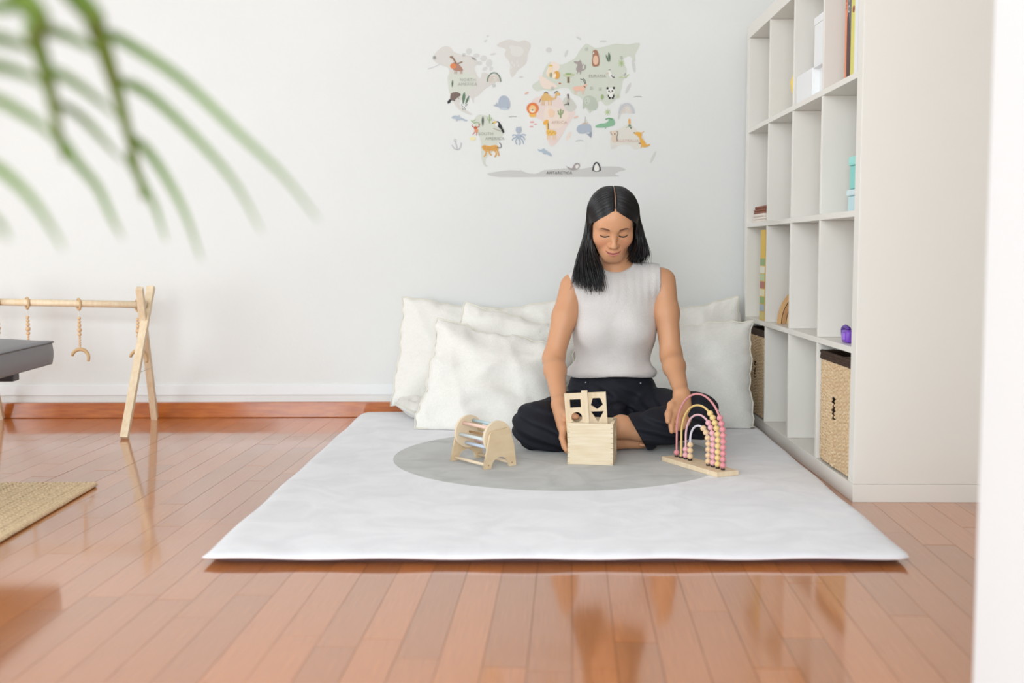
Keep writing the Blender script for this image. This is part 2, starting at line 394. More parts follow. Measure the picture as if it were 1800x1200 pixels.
# woven baskets
def basket(label, c):
    ya = cell_y(c)+0.008; wid = CELL-0.016; H = 0.312; D = 0.34
    t = thing('seagrass_basket', label, 'basket', (BX+0.006, ya, TO+0.0006), 0, 'woven baskets in the bottom row')
    # front weave: plaits slanting to a centre line, real relief, slot left open
    ny, nz = 110, 190; bm = bmesh.new(); g = {}
    ymid = wid*0.5
    for i in range(ny+1):
        for j in range(nz+1):
            y = wid*i/ny; z = 0.006 + (H-0.03)*j/nz
            s = abs(y-ymid)
            zz = z - s*0.42 + 0.002*math.sin(y*160)
            row = zz/0.0108
            ph = row % 1.0; tw = math.sin(y*400 + math.floor(row)*2.4 + ph*2.5)
            x = -0.0066*math.sqrt(max(0, 1-(2*ph-1)**2)) - 0.0018*tw - (0.0025*math.exp(-(s/0.03)**2))
            x += 0.006*(abs(2*y/wid-1)**8)
            g[i, j] = bm.verts.new((x+0.0062 + random.uniform(0, 0.0006), y, z))
    for i in range(ny):
        for j in range(nz):
            y = wid*(i+0.5)/ny; z = 0.006+(H-0.03)*(j+0.5)/nz
            if abs(y-ymid) < 0.011 and 0.135 < z < 0.196: continue
            bm.faces.new((g[i, j], g[i, j+1], g[i+1, j+1], g[i+1, j]))
    link('front_weave', bm, GRASS, t, True)
    link('slot_shade', box((0.0095, ymid-0.02, 0.12), (0.014, ymid+0.02, 0.21)), GRASS_DK, t)  # dark plate behind the open slot, its colour stands for the shade inside
    bm = bmesh.new()
    add_box(bm, (0.012, 0.002, 0.0), (D, 0.010, H-0.02)); add_box(bm, (0.012, wid-0.010, 0), (D, wid-0.002, H-0.02)); add_box(bm, (D-0.008, 0.01, 0), (D, wid-0.01, H-0.02)); add_box(bm, (0.012, 0.01, 0), (D-0.008, wid-0.01, 0.008))
    link('body', bm, GRASS, t)
    bm = bmesh.new()
    for k in range(3):
        pts = []
        z = H-0.02 + k*0.0075
        for (a, b) in (((0.004, 0.004), (0.004, wid-0.004)), ((0.004, wid-0.004), (D-0.004, wid-0.004)), ((D-0.004, wid-0.004), (D-0.004, 0.004)), ((D-0.004, 0.004), (0.004, 0.004))):
            for q in range(30):
                f = q/30; pts.append((a[0]+(b[0]-a[0])*f + random.gauss(0, .0006), a[1]+(b[1]-a[1])*f, z + 0.0012*math.sin(q*2.1+k)))
        add_tube(bm, pts, 0.0052, 6, closed=True)
    link('rim', bm, GRASS_DK, t, True)
basket('woven seagrass basket in the bottom compartment nearest the camera', 0)
basket('woven seagrass basket half hidden behind the cushion at the far end', 3)

# ------------------------------------------------------------------ play mat
MATZ = 0.026
def play_mat():
    m = bpy.data.materials.new('velvet_mat'); m.use_nodes = True; nt = m.node_tree; N = nt.nodes; L = nt.links; b = N['Principled BSDF']
    b.inputs['Roughness'].default_value = 0.9; b.inputs['Sheen Weight'].default_value = 0.25
    tc = N.new('ShaderNodeTexCoord'); n = N.new('ShaderNodeTexNoise'); n.inputs['Scale'].default_value = 7.0; n.inputs['Detail'].default_value = 6; n.inputs['Distortion'].default_value = 1.2
    L.new(tc.outputs['Object'], n.inputs['Vector'])
    def ramp(a, c):
        r = N.new('ShaderNodeValToRGB'); r.color_ramp.elements[0].position = 0.35; r.color_ramp.elements[1].position = 0.62
        r.color_ramp.elements[0].color = a; r.color_ramp.elements[1].color = c; L.new(n.outputs[0], r.inputs[0]); return r
    r1 = ramp(rgb(226, 224, 228), rgb(236, 235, 238)); r2 = ramp(rgb(168, 167, 164), rgb(188, 187, 184))
    sub = N.new('ShaderNodeVectorMath'); sub.operation = 'SUBTRACT'; sub.inputs[1].default_value = (0.12, 3.39, 0)
    mul = N.new('ShaderNodeVectorMath'); mul.operation = 'MULTIPLY'; mul.inputs[1].default_value = (1, 1, 0)
    ln = N.new('ShaderNodeVectorMath'); ln.operation = 'LENGTH'; lt = N.new('ShaderNodeMath'); lt.operation = 'LESS_THAN'; lt.inputs[1].default_value = 0.492
    L.new(tc.outputs['Object'], sub.inputs[0]); L.new(sub.outputs[0], mul.inputs[0]); L.new(mul.outputs[0], ln.inputs[0]); L.new(ln.outputs['Value'], lt.inputs[0])
    mx = N.new('ShaderNodeMixRGB'); L.new(lt.outputs[0], mx.inputs[0]); L.new(r1.outputs[0], mx.inputs[1]); L.new(r2.outputs[0], mx.inputs[2])
    L.new(mx.outputs[0], b.inputs['Base Color'])
    bp = N.new('ShaderNodeBump'); bp.inputs['Distance'].default_value = 0.006; bp.inputs['Strength'].default_value = 0.55
    L.new(n.outputs[0], bp.inputs['Height']); L.new(bp.outputs[0], b.inputs['Normal'])
    # four corners taken on the floor, then edge rings
    c = [Vector((-0.642, 2.288, 0)), Vector((0.797, 2.295, 0)), Vector((0.845, 4.36, 0)), Vector((-0.596, 4.36, 0))]
    def outline(inset, z, wob=0.0):
        pts = []; cen = sum(c, Vector())/4; R = 0.018; n_ = 60
        cc = [p + Vector(((1 if p.x < cen.x else -1)*inset, (1 if p.y < cen.y else -1)*inset, 0)) for p in c]
        for i in range(4):
            a, b2 = cc[i], cc[(i+1) % 4]
            for k in range(n_):
                f = k/n_; q = a.lerp(b2, f); e = min(f, 1-f)*(b2-a).length
                nrm = Vector((-(b2-a).y, (b2-a).x, 0)).normalized()
                if e < R: q += nrm*(R*0.3*(1-e/R)**2)
                pts.append((q.x + nrm.x*wob*math.sin(f*23+i), q.y + nrm.y*wob*math.sin(f*23+i), z + wob*1.4*math.sin(f*31+i*2)))
        return pts
    t = thing('play_mat', 'thick white padded play mat with a large grey circle', 'mat', (0, 2.3, 0))
    bm = bmesh.new(); rings = [(0.0, 0.0155, 0.001), (0.001, 0.0185, 0.001), (0.006, 0.0215, 0.0008), (0.016, 0.0243, 0.0005), (0.04, MATZ, 0.0)]
    R_ = [[bm.verts.new(p) for p in outline(*r)] for r in rings]; n_ = len(R_[0])
    for A, B in zip(R_, R_[1:]):
        for k in range(n_): bm.faces.new((A[k], A[(k+1) % n_], B[(k+1) % n_], B[k]))
    bm.faces.new(R_[-1]); wlink('velvet_cover', bm, m, t, True)
    bm = bmesh.new(); rings = [(0.0, 0.0155, 0.001), (0.004, 0.0125, 0.0008), (0.016, 0.007, 0.0), (0.03, 0.0004, 0.0)]
    R_ = [[bm.verts.new(p) for p in outline(*r)] for r in rings]
    for A, B in zip(R_, R_[1:]):
        for k in range(n_): bm.faces.new((B[k], B[(k+1) % n_], A[(k+1) % n_], A[k]))
    bm.faces.new(R_[-1][::-1]); wlink('underside', bm, mat('mauve_underside', rgb(150, 132, 140), 0.9), t)
    wlink('piping', tube(outline(-0.0005, 0.0158, 0.001), 0.0026, 6, closed=True), mat('mat_piping', rgb(238, 230, 232), 0.8), t, True)
play_mat()
TZ = MATZ + 0.0004

# ------------------------------------------------------------------ shape sorter
S = 0.131; SH = 0.120
a = Pz(997.5, 816, MATZ)
sb = thing('shape_sorter_box', 'pale wooden shape sorting box in front of the seated woman', 'toy', (a.x, a.y, TZ), math.radians(-9.5))
th = 0.0095
link('front_panel', box((0.0, 0, 0), (S, th, SH), 0.0012), PINE_X, sb)
link('back_panel', box((0.0, S-th, 0), (S, S, SH), 0.0012), PINE_X, sb)
link('bottom_panel', box((th, th, 0.002), (S-th, S-th, 0.010)), PINE_X, sb)
sq = lambda cx, cy, r, n, rot: [(cx + r*math.cos(rot+2*math.pi*k/n), cy + r*math.sin(rot+2*math.pi*k/n)) for k in range(n)]
L_ = S-2*th
outer = [(0, 0), (L_, 0), (L_, SH), (0, SH)]
house = [(L_*0.62-.012, SH*.60), (L_*.62+.012, SH*.60), (L_*.62+.012, SH*.75), (L_*.62, SH*.88), (L_*.62-.012, SH*.75)]
holes = [house, sq(L_*.30, SH*.42, .013, 3, math.pi/2), [(L_*.68-.013, SH*.26), (L_*.68+.013, SH*.26), (L_*.68+.013, SH*.5), (L_*.68-.013, SH*.5)], sq(L_*.30, SH*.16, .008, 16, 0)]
YZ = lambda x: Matrix(((0, 0, 1, x), (1, 0, 0, th), (0, 1, 0, 0), (0, 0, 0, 1)))
link('side_panel', xf(plate(outer, holes, th), YZ(S-th/2)), PINE, sb)
link('side_panel', xf(plate(outer, [], th), YZ(th/2)), PINE, sb)
bm = bmesh.new()
for sx in (0.0008, S-0.0068):
    for k in range(8): add_box(bm, (sx, -0.0003, 0.004+k*0.0148), (sx+0.006, 0.002, 0.0052+k*0.0148))
for k in range(8): add_box(bm, (S-0.002, 0.001, 0.004+k*0.0148), (S+0.0003, th-0.001, 0.0052+k*0.0148))
o = link('joint_line', bm, END, sb); o['kind'] = 'stuff'
# its lid, standing in the open box behind the front panel
lw, lh = 0.1195, 0.1195
hl = [[(-.045, .077), (-.0135, .077), (-.0135, .102), (-.045, .102)],
      sq(.0325, .0885, .0185, 5, -math.pi/2), sq(-.028, .0485, .0158, 24, 0), sq(.0325, .0535, .0215, 3, -math.pi/2)]
ld = thing('shape_sorter_lid', 'wooden lid with four shape holes standing upright in the sorting box', 'toy', (a.x+0.0635, a.y+0.029, TZ+0.030))
ld.rotation_euler = (math.radians(7), math.radians(-3.5), math.radians(-9))
XZ = Matrix(((1, 0, 0, 0), (0, 0, -1, 0), (0, 1, 0, 0), (0, 0, 0, 1)))
link('lid_board', xf(plate([(-lw/2, 0), (lw/2, 0), (lw/2, lh+.058), (-lw/2, lh+.058)], [[(x, y+.058) for x, y in h] for h in hl], 0.0075), XZ), PINE, ld)
link('lid_bar', box((-.0095, -.0135, .012), (.0085, -.0038, lh+.067), .0012), PINE, ld)

# ------------------------------------------------------------------ rainbow abacus
A_ = Pz(1163, 810, MATZ); B_ = Pz(1260, 839, MATZ); C_ = Pz(1290, 832.5, MATZ)
dv = B_-A_; ang = math.atan2(dv.y, dv.x); AL = dv.length; AWd = max(0.05, (C_-B_).length*0.95)
ab = thing('rainbow_abacus', 'wooden rainbow abacus with pink and yellow beads by the hand', 'toy', (A_.x, A_.y, TZ), ang)
link('base_plank', box((0, 0, 0), (AL, AWd, 0.0135), 0.001), PINE, ab)
WIRE = [mat('pink_wire', rgb(222, 150, 152), 0.45), mat('yellow_wire', rgb(232, 198, 128), 0.45), mat('rose_wire', rgb(230, 184, 190), 0.45), mat('lavender_wire', rgb(226, 218, 230), 0.45)]
BEAD = [mat('pink_bead', rgb(226, 146, 152), 0.5), mat('yellow_bead', rgb(238, 208, 142), 0.5), mat('rose_bead', rgb(236, 176, 184), 0.5), mat('natural_bead', rgb(234, 200, 158), 0.5)]
xc = AL*0.50; ym = AWd*0.5; BR = 0.0088; hl_ = AL*0.5
radii = [hl_*0.83, hl_*0.655, hl_*0.49, hl_*0.325]; tops = [0.196, 0.164, 0.137, 0.106]
counts = [(1, 9), (0, 10), (2, 8), (3, 7)]
bead_me = {}
for k in range(4):
    bm = bmesh.new(); add_sphere(bm, (0, 0, 0), (BR, BR, BR*0.93), 14, 10); me = bpy.data.meshes.new('bead'); bm.to_mesh(me); bm.free()
    me.materials.append(BEAD[k]); me.polygons.foreach_set('use_smooth', [True]*len(me.polygons)); bead_me[k] = me
for k in range(4):
    R = radii[k]; T = tops[k]; zl = T - R*1.02
    path = [(xc-R, ym, 0.0136+zl*i/8) for i in range(8)] + [(xc-R*math.cos(math.pi*i/28), ym, 0.0136+zl+R*1.02*math.sin(math.pi*i/28)) for i in range(29)] + [(xc+R, ym, 0.0136+zl*(7-i)/8) for i in range(8)]
    path = [(xc+(p[0]-xc)*(1.0+0.0*p[2]), p[1], p[2]) for p in path]
    link('wire_arch', tube(path, 0.0031, 8), WIRE[k], ab, True)
    for sx in (-1, 1):
        o = link('stopper', lathe([(0.0062, 0.0136), (0.0062, 0.0172), (0.004, 0.0176)], 10), DARK, ab); o.location = (xc+sx*R, ym, 0)
    pv = [Vector(p) for p in path]
    def along(seq, dist):
        for p, q in zip(seq, seq[1:]):
            l = (q-p).length
            if dist <= l: return p.lerp(q, dist/l), (q-p)
            dist -= l
        return seq[-1], Vector((0, 0, 1))
    for side, n in ((0, counts[k][0]), (1, counts[k][1])):
        seq = pv if side == 0 else pv[::-1]
        for j in range(n):
            p, tdir = along(seq, 0.0042 + BR*0.93 + j*BR*1.87)
            o = bpy.data.objects.new('bead', bead_me[k]); COL.objects.link(o); o.parent = ab
            o.location = p; o.rotation_euler = tdir.to_track_quat('Z', 'Y').to_euler()

# ------------------------------------------------------------------ spinning drum toy
F1 = Pz(849.5, 825.5, MATZ); F2 = Pz(906.5, 817.5, MATZ); B1 = Pz(795.5, 810, MATZ)
ang = math.atan2((F2-F1).y, (F2-F1).x); SW = (F2-F1).length; ax = (B1-F1); DL = ax.length
dr = thing('spinning_drum_toy', 'wooden spinning drum with pastel rods on two supports', 'toy', (F1.x, F1.y, TZ), ang)
# local x along the near support, local y towards the far one
SHT = SW*0.98; pt = 0.0068
sup = [(0, 0), (SW*.225, 0)] + [(SW*.5-SW*.275*math.cos(math.pi*i/12), SW*.27*math.sin(math.pi*i/12)) for i in range(1, 12)] + [(SW*.775, 0), (SW, 0), (SW*.93, SHT*.55), (SW*.80, SHT*.93), (SW*.72, SHT), (SW*.24, SHT*.92), (SW*.19, SHT*.86)]
for y in (0.0, DL):
    me = xf(plate(sup, (), pt), Matrix(((1, 0, 0, 0), (0, 0, -1, y), (0, 1, 0, 0), (0, 0, 0, 1)))); o = link('support', me, PLY, dr)
    for x in (0.14, 0.86):
        s_ = link('screw', xf(plate(circ(x*SW, SW*.09, .0022, 10), (), .0008), Matrix(((1, 0, 0, 0), (0, 0, -1, -pt/2-.0002), (0, 1, 0, 0), (0, 0, 0, 1)))), END, o); s_.location = (0, 0 if y == 0 else y, 0)
DR = 0.0475; dz = SHT*.70+.006; dx = SW*.50
for y in (0.011, DL-0.011):
    me = xf(plate(circ(dx, dz, DR, 48), (), pt*1.35, 0.0006), Matrix(((1, 0, 0, 0), (0, 0, -1, y), (0, 1, 0, 0), (0, 0, 0, 1)))); link('disc', me, PLY_EDGE, dr)
    
rods = [rgb(188, 208, 214), rgb(247, 206, 190), rgb(216, 222, 222), rgb(208, 220, 238), rgb(246, 214, 220), rgb(238, 220, 176)]
for k in range(6):
    an = math.radians(68 + k*60); x = dx+math.cos(an)*DR*.72; z = dz+math.sin(an)*DR*.72
    link('rod', tube([(x, 0.0158, z), (x, DL-0.0158, z)], 0.0050, 12), mat('rod_%d' % k, rods[k], 0.45), dr, True)
link('axle', tube([(dx, 0.0, dz), (dx, DL, dz)], 0.003, 10), END, dr, True)
for x in (SW*.13, SW*.86): link('cross_bar', tube([(x, pt/2, SW*.09), (x, DL-pt/2, SW*.09)], 0.0048, 10), PLY_EDGE, dr, True)

# ------------------------------------------------------------------ baby gym
gym = thing('baby_gym', 'wooden play gym with two crossed-leg ends and a top bar', 'play gym', (-1.36, 4.08, 0))
def beam(p, q, w_, d_):
    p, q = Vector(p), Vector(q); z = (q-p).normalized(); x = Vector((1, 0, 0)); y = z.cross(x).normalized(); x = y.cross(z)
    M = Matrix(((x.x, y.x, z.x, p.x), (x.y, y.y, z.y, p.y), (x.z, y.z, z.z, p.z), (0, 0, 0, 1)))
    return box((-w_/2, -d_/2, 0), (w_/2, d_/2, (q-p).length), 0.0015, M)
ff = Pz(218.5, 771, 0.002); rf = Pz(274.5, 737.5, 0.002)
for sx in (0.0, -0.585):
    wlink('leg', beam(Vector((ff.x+sx, ff.y, 0.004)), P(265.5, 504, 4.16)+Vector((sx, 0, 0)), 0.027, 0.020), PINE, gym)
    wlink('leg', beam(Vector((rf.x+sx-0.01, 4.305, 0.004)), P(247.5, 506, 4.02)+Vector((sx-.005, 0, 0)), 0.024, 0.020), PINE, gym)
    wlink('stay_cord', tube(catmull([P(243, 655, 4.0)+Vector((sx, 0, 0)), P(256, 649, 4.1)+Vector((sx, 0, -.002)), P(269, 644, 4.22)+Vector((sx, 0, 0))], 5), 0.0016, 6), CREAM_SEAM, gym)
b0 = P(252, 535.5, 4.10); b1 = Vector((b0.x-0.68, b0.y+0.02, b0.z+0.012))
wlink('top_bar', tube([b0+Vector((0.012, 0, 0)), b1], 0.0125, 14), PINE, gym, True)
BEADW = mat('bead_wood', rgb(222, 184, 142), 0.55); RINGW = mat('ring_wood', rgb(206, 170, 124), 0.55)
def bar_at(u): 
    f = (P(u, 530, 4.1).x-b0.x)/(b1.x-b0.x); return b0.lerp(b1, f)
def hang(name, label, u, pend):
    c = bar_at(u); t = thing(name, label, 'hanging toy', c, 0, 'toys hanging from the gym bar')
    ring = [(0.0, 0.0195*math.cos(2*math.pi*k/20), -0.0028+0.0195*math.sin(2*math.pi*k/20)) for k in range(20)]
    M = Matrix.Rotation(math.radians(38), 4, 'Z'); ring = [M @ Vector(p) for p in ring]
    link('ring', tube(ring, 0.0042, 8, closed=True), RINGW, t, True)
    link('string', tube([(0, 0, -.024), (0, 0, -.135)], 0.0012, 6), CREAM_SEAM, t)
    z = -0.047
    for r in (0.0062, 0.0062, 0.0072, 0.0088, 0.0072, 0.0045, 0.0045, 0.0045, 0.0045, 0.0045):
        bm = bmesh.new(); add_sphere(bm, (0, 0, z-r), r, 12, 8); link('bead', bm, BEADW, t, True); z -= 2*r
    if pend == 'crescent':
        arc = [(0.030*math.cos(math.radians(a)), 0.003*math.sin(math.radians(a*2)), z-0.034+0.032*math.sin(math.radians(a))) for a in range(-20, 172, 8)]
        link('crescent', tube(arc, [0.0068*(0.75+0.25*math.sin(math.pi*i/(len(arc)-1))) for i in range(len(arc))], 8), RINGW, t, True)
    elif pend == 'disc':
        bm = bmesh.new(); add_sphere(bm, (0, 0, z-.016), (.02, .006, .016), 16, 10); link('pendant', bm, RINGW, t, True)
    else:
        ring = [(0.022*math.cos(2*math.pi*k/24), 0.0, z-0.024+0.022*math.sin(2*math.pi*k/24)) for k in range(24)]
        link('pendant_ring', tube(ring, 0.005, 8, closed=True), RINGW, t, True)
hang('bead_hanger', 'bead string hanging above the grey footstool', 45, 'ring')
hang('bead_hanger', 'bead string with wooden crescent in the middle of the gym bar', 137, 'crescent')
hang('bead_hanger', 'bead string with crescent hanging beside the gym legs', 241, 'crescent')
hang('bead_hanger', 'bead string with wooden disc at the left picture edge', -8, 'disc')

# ------------------------------------------------------------------ grey footstool
fs = thing('footstool', 'grey leather footstool with dark frame at the left edge', 'footstool', (-1.605, 2.72, 0), math.radians(3))
hx, hy, cr = 0.325, 0.50, 0.035
def rnd(x, y, r=cr, ex=0.0):
    qx = max(abs(x)-(hx-r), 0); qy = max(abs(y)-(hy-r), 0); l = math.hypot(qx, qy); rr_ = r+ex
    if l > rr_: x = math.copysign(hx-r+qx/l*rr_, x); y = math.copysign(hy-r+qy/l*rr_, y)
    return x, y
bm = box((-hx, -hy, .322), (hx, hy, .384), 0.0)
bmesh.ops.subdivide_edges(bm, edges=bm.edges[:], cuts=25, use_grid_fill=True)
for v in bm.verts:
    fx = abs(v.co.x)/hx; fy = abs(v.co.y)/hy
    e = (1-fx**5)*(1-fy**5)
    if v.co.z > .383: v.co.z += 0.024*e
    if v.co.z < .323: v.co.z -= 0.004*e
    k = max(-1, min(1, (v.co.z-.353)/.031))
    v.co.x, v.co.y = rnd(v.co.x, v.co.y)
    v.co.x *= 1-0.010*k*k; v.co.y *= 1-0.007*k*k
link('cushion', bm, GREY_LEATHER, fs, True)
seam = []
for (cx_, cy_s, a0) in ((1, 1, 0), (-1, 1, 90), (-1, -1, 180), (1, -1, 270)):
    for k in range(7):
        a_ = math.radians(a0+k*15); seam.append((cx_*(hx-cr)+(cr-.002)*math.cos(a_), cy_s*(hy-cr)+(cr-.002)*math.sin(a_), .3825))
link('seam', tube(seam, 0.0022, 6, closed=True), mat('grey_seam', rgb(92, 90, 94), 0.5), fs, True)
link('frame_bar', box((-hx+.02, .30, .290), (hx-.052, .345, .3165), .003), DARKFRAME, fs)
link('frame_bar', box((-hx+.02, -.345, .290), (hx-.052, -.30, .3165), .003), DARKFRAME, fs)
link('frame_rail', box((-hx+.10, -.2995, .292), (-hx+.16, .2995, .3165), .003), DARKFRAME, fs)
link('pedestal', lathe([(0.03, .02), (0.03, .27), (0.06, .2915)], 20), DARKFRAME, fs, True).location = (-0.195, -.12, 0)
link('foot_disc', lathe([(0.16, .0145), (0.16, .019), (0.05, .028)], 28), DARKFRAME, fs, True).location = (-0.195, -.12, 0)

# ------------------------------------------------------------------ jute rug
jr = thing('jute_rug', 'braided natural jute rug corner at the left edge', 'rug', (-1.152, 3.07, 0), math.radians(1.0))
NX, NY = 130, 330; LX, LY = 0.62, 1.05; vs = np.zeros((NX+1, NY+1, 3))
xx = np.linspace(0, -LX, NX+1)[:, None]; yy = np.linspace(0, -LY, NY+1)[None, :]
# plaits run along y, stitches lean left and right
row = -xx/0.0150; ph = row % 1.0; par = np.where((np.floor(row).astype(int) % 2) == 0, 1, -1)
sti = np.sin((yy*330) + par*ph*3.0); zz = 0.0050 + 0.0052*np.sqrt(np.clip(1-(2*ph-1)**2, 0, 1)) + 0.0030*sti
vs[..., 0] = xx + 0*yy; vs[..., 1] = yy + 0*xx; vs[..., 2] = zz
me = bpy.data.meshes.new('weave'); ids = np.arange((NX+1)*(NY+1)).reshape(NX+1, NY+1)
fq = np.stack([ids[:-1, :-1], ids[:-1, 1:], ids[1:, 1:], ids[1:, :-1]], -1).reshape(-1, 4)
me.from_pydata(vs.reshape(-1, 3).tolist(), [], fq.tolist()); link('weave', me, JUTE, jr, True)
bm = bmesh.new()
for k in range(90): 
    y = -0.004-k*0.0117
    add_tube(bm, catmull([(-.006, y-.004, .004), (0.002, y, .0085), (.005, y+.003, .003)], 3), 0.0048, 6)
for k in range(52):
    x = -0.004-k*0.0117
    add_tube(bm, catmull([(x, -.006, .004), (x, 0.002, .0085), (x, .005, .003)], 3), 0.0048, 6)
o = link('bound_edge', bm, JUTE, jr, True); o['kind'] = 'stuff'
link('backing', box((-LX, -LY, 0.0004), (0, 0, 0.0025)), JUTE, jr)

# ------------------------------------------------------------------ cushions
def cushion(label, W, H, T, M, seed, pinch=0.10, crumple=1.0):
    r = np.random.default_rng(seed); n = 56; t = thing('cushion', label, 'cushion', M.to_translation(), 0, 'cream cushions against the wall')
    ph = r.uniform(0, 6.28, 12); fr = r.uniform(2.0, 6.5, 12); an = r.uniform(0, 3.14, 12); am = r.uniform(0.3, 1, 12)
    def h(u, v, s):
        e = (1-abs(u)**2.6)*(1-abs(v)**2.6); hh = T*0.5*max(e, 0)**0.62
        wv = 0
        for k in range(12): wv += am[k]*math.sin(fr[k]*(u*math.cos(an[k])+v*math.sin(an[k]))*1.7+ph[k]+s)
        edge = max(0, e)**0.5
        rad = math.atan2(v, u); ck = abs(u*v)
        rim = max(abs(u), abs(v))**6
        for k in range(4): hh += crumple*0.0042*edge*(1-abs(math.sin((u*math.cos(an[k]+.5)+v*math.sin(an[k]+.5))*(2.2+k*.8)+ph[k+4]+.5*math.sin(3*u+2*v+ph[k]))))**4
        return hh + crumple*0.0034*wv*edge + crumple*0.007*math.sin(rad*9+ph[0])*ck*edge + crumple*0.0035*rim*edge*math.sin(rad*34+3*math.sin(rad*5+ph[1])+ph[2])
    def xy(u, v):
        px = u*W/2*(1-pinch*(1-v*v)*abs(u)**3*0.5); pz = v*H/2*(1-pinch*(1-u*u)*abs(v)**3*0.5)
        pz += 0.0030*crumple*(math.sin(u*7+ph[3])+0.6*math.sin(u*17+ph[6])+0.4*math.sin(u*29+ph[8]))*abs(v)**4; px += 0.0026*crumple*(math.sin(v*8+ph[4])+0.6*math.sin(v*19+ph[7])+0.4*math.sin(v*31+ph[9]))*abs(u)**4
        return px, pz
    def settle(p, g=0.0):   # rests on the mat, pressed against bookcase and wall
        p.z = max(p.z, MATZ+0.0012+g); p.x = min(p.x, BX-0.003-g); p.y = min(p.y, 4.385+math.tan(WA)*p.x-g); return p
    bm = bmesh.new(); G = {}
    for s in (-1, 1):
        for i in range(n+1):
            for j in range(n+1):
                if s == 1 and (i in (0, n) or j in (0, n)): G[s, i, j] = G[-1, i, j]; continue
                u = math.sin((2*i/n-1)*math.pi/2*0.96)/math.sin(math.pi/2*0.96); v = math.sin((2*j/n-1)*math.pi/2*0.96)/math.sin(math.pi/2*0.96)
                x, z = xy(u, v); y = s*h(u, v, 0 if s < 0 else 2)
                if i in (0, n) or j in (0, n): y = 0.004*math.sin(u*5+v*6+ph[5])
                G[s, i, j] = bm.verts.new(settle(M @ Vector((x, y, z))))
    for s in (-1, 1):
        for i in range(n):
            for j in range(n):
                q = (G[s, i, j], G[s, i+1, j], G[s, i+1, j+1], G[s, i, j+1]); bm.faces.new(q if s < 0 else q[::-1])
    wlink('cover', bm, CREAM, t, True)
    ring = [(k/24*2-1, -1) for k in range(24)] + [(1, k/24*2-1) for k in range(24)] + [(1-k/24*2, 1) for k in range(24)] + [(-1, 1-k/24*2) for k in range(24)]
    wlink('seam', tube([settle(M @ Vector((xy(u, v)[0]*1.008, 0.004*math.sin(u*5+v*6+ph[5]), xy(u, v)[1]*1.008)), .0034) for u, v in ring], 0.0027, 6, closed=True), CREAM_SEAM, t, True)
def pose(c, rx, ry, rz):
    return Matrix.Translation(c) @ Euler((math.radians(rx), math.radians(ry), math.radians(rz)), 'ZYX').to_matrix().to_4x4()
CW = lambda u, v, Y: P(u, v, Y)
cushion('cream cushion at the far left of the pile against the wall', 0.47, 0.41, 0.10, pose(P(806, 628, 4.31), -9, 6, 1), 1, crumple=1.3)
cushion('cream cushion peeking out behind the others beside her right arm', 0.42, 0.42, 0.10, pose(P(945, 630, 4.225), -12, -8, 0), 2)
cushion('cream cushion in the middle layer left of the woman', 0.47, 0.41, 0.11, pose(P(902, 652, 4.11), -15, 14, -1), 3, crumple=1.5)
cushion('large cream cushion at the front left leaning beside the drum toy', 0.50, 0.40, 0.14, pose(P(872, 681, 3.965), -20, 11, 2), 4, crumple=1.9)
cushion('small cream cushion lying flat with one corner showing at the pile foot', 0.20, 0.20, 0.062, pose(Vector((P(744, 714, 4.17).x, 4.17, MATZ+0.033)), -90, 0, 18), 5, crumple=0.6)
cushion('cream cushion behind the right one touching the bookcase', 0.42, 0.42, 0.11, pose(P(1216, 634, 4.29), -8, -9, -2), 6)
cushion('plump cream cushion right of the woman beside the bookcase', 0.42, 0.42, 0.17, pose(P(1218, 668, 4.05), -16, 1, -16), 8, crumple=1.4)

# ------------------------------------------------------------------ potted palm close to the camera
pp = thing('potted_palm', 'potted palm with long drooping green leaves at the upper left', 'plant', (-0.98, 0.55, 0))
pot = link('pot', lathe([(0.12, 0.0), (0.125, 0.004), (0.16, 0.28), (0.166, 0.30), (0.15, 0.30), (0.146, 0.27)], 32), mat('white_pot', rgb(225, 222, 216), 0.5), pp, True)
link('soil', lathe([(0.02, 0.262), (0.146, 0.266), (0.02, 0.272)], 24), mat('soil', rgb(62, 46, 36), 0.95), pp)
def leaflet(pts, w_, name='leaflet'):
    c = catmull(pts, 7); n = len(c); bm = bmesh.new(); L = []
    for i, p in enumerate(c):
        t = (c[min(i+1, n-1)]-c[max(i-1, 0)]).normalized(); s = t.cross(Vector((0.15, 1, 0.25))).normalized()
        f = i/(n-1); ww = w_*min(1, 0.35+f*4)*(1-f**1.5)**0.9 + 0.0004
        nrm = s.cross(t).normalized()
        L.append((bm.verts.new(p-s*ww+nrm*ww*0.3), bm.verts.new(p), bm.verts.new(p+s*ww+nrm*ww*0.3)))
    for a, b in zip(L, L[1:]):
        bm.faces.new((a[0], a[1], b[1], b[0])); bm.faces.new((a[1], a[2], b[2], b[1]))
    bmesh.ops.solidify(bm, geom=bm.faces[:], thickness=0.0005)
    return wlink(name, bm, LEAF, pp, True)
def px_path(pts, y0, y1):
    n = len(pts)-1; return [P(u, v, 0.80*(y0+(y1-y0)*i/n)) for i, (u, v) in enumerate(pts)]
base = Vector((-0.98, 0.55, 0.26))
r1 = px_path([(38, -6), (58, 55), (78, 118), (92, 178), (104, 240), (112, 280)], 0.84, 0.98)
r2 = px_path([(128, -12), (168, 50), (188, 105), (203, 152), (222, 222), (238, 285), (252, 350)], 0.90, 1.06)
for r, off in ((r1, -0.02), (r2, 0.02)):
    stemp = catmull([base+Vector((off, 0.01, 0)), base+Vector((0.06+off, 0.04, 0.55)), base+Vector((0.26+off, 0.14, 0.86)), r[0]+Vector((-0.09, -0.06, 0.10)), r[0]]+r[1:], 8)
    n = len(stemp); wlink('frond_stem', tube(stemp, [0.009*(1-i/(n-1))**0.8+0.0013 for i in range(n)], 8), STEM, pp, True)
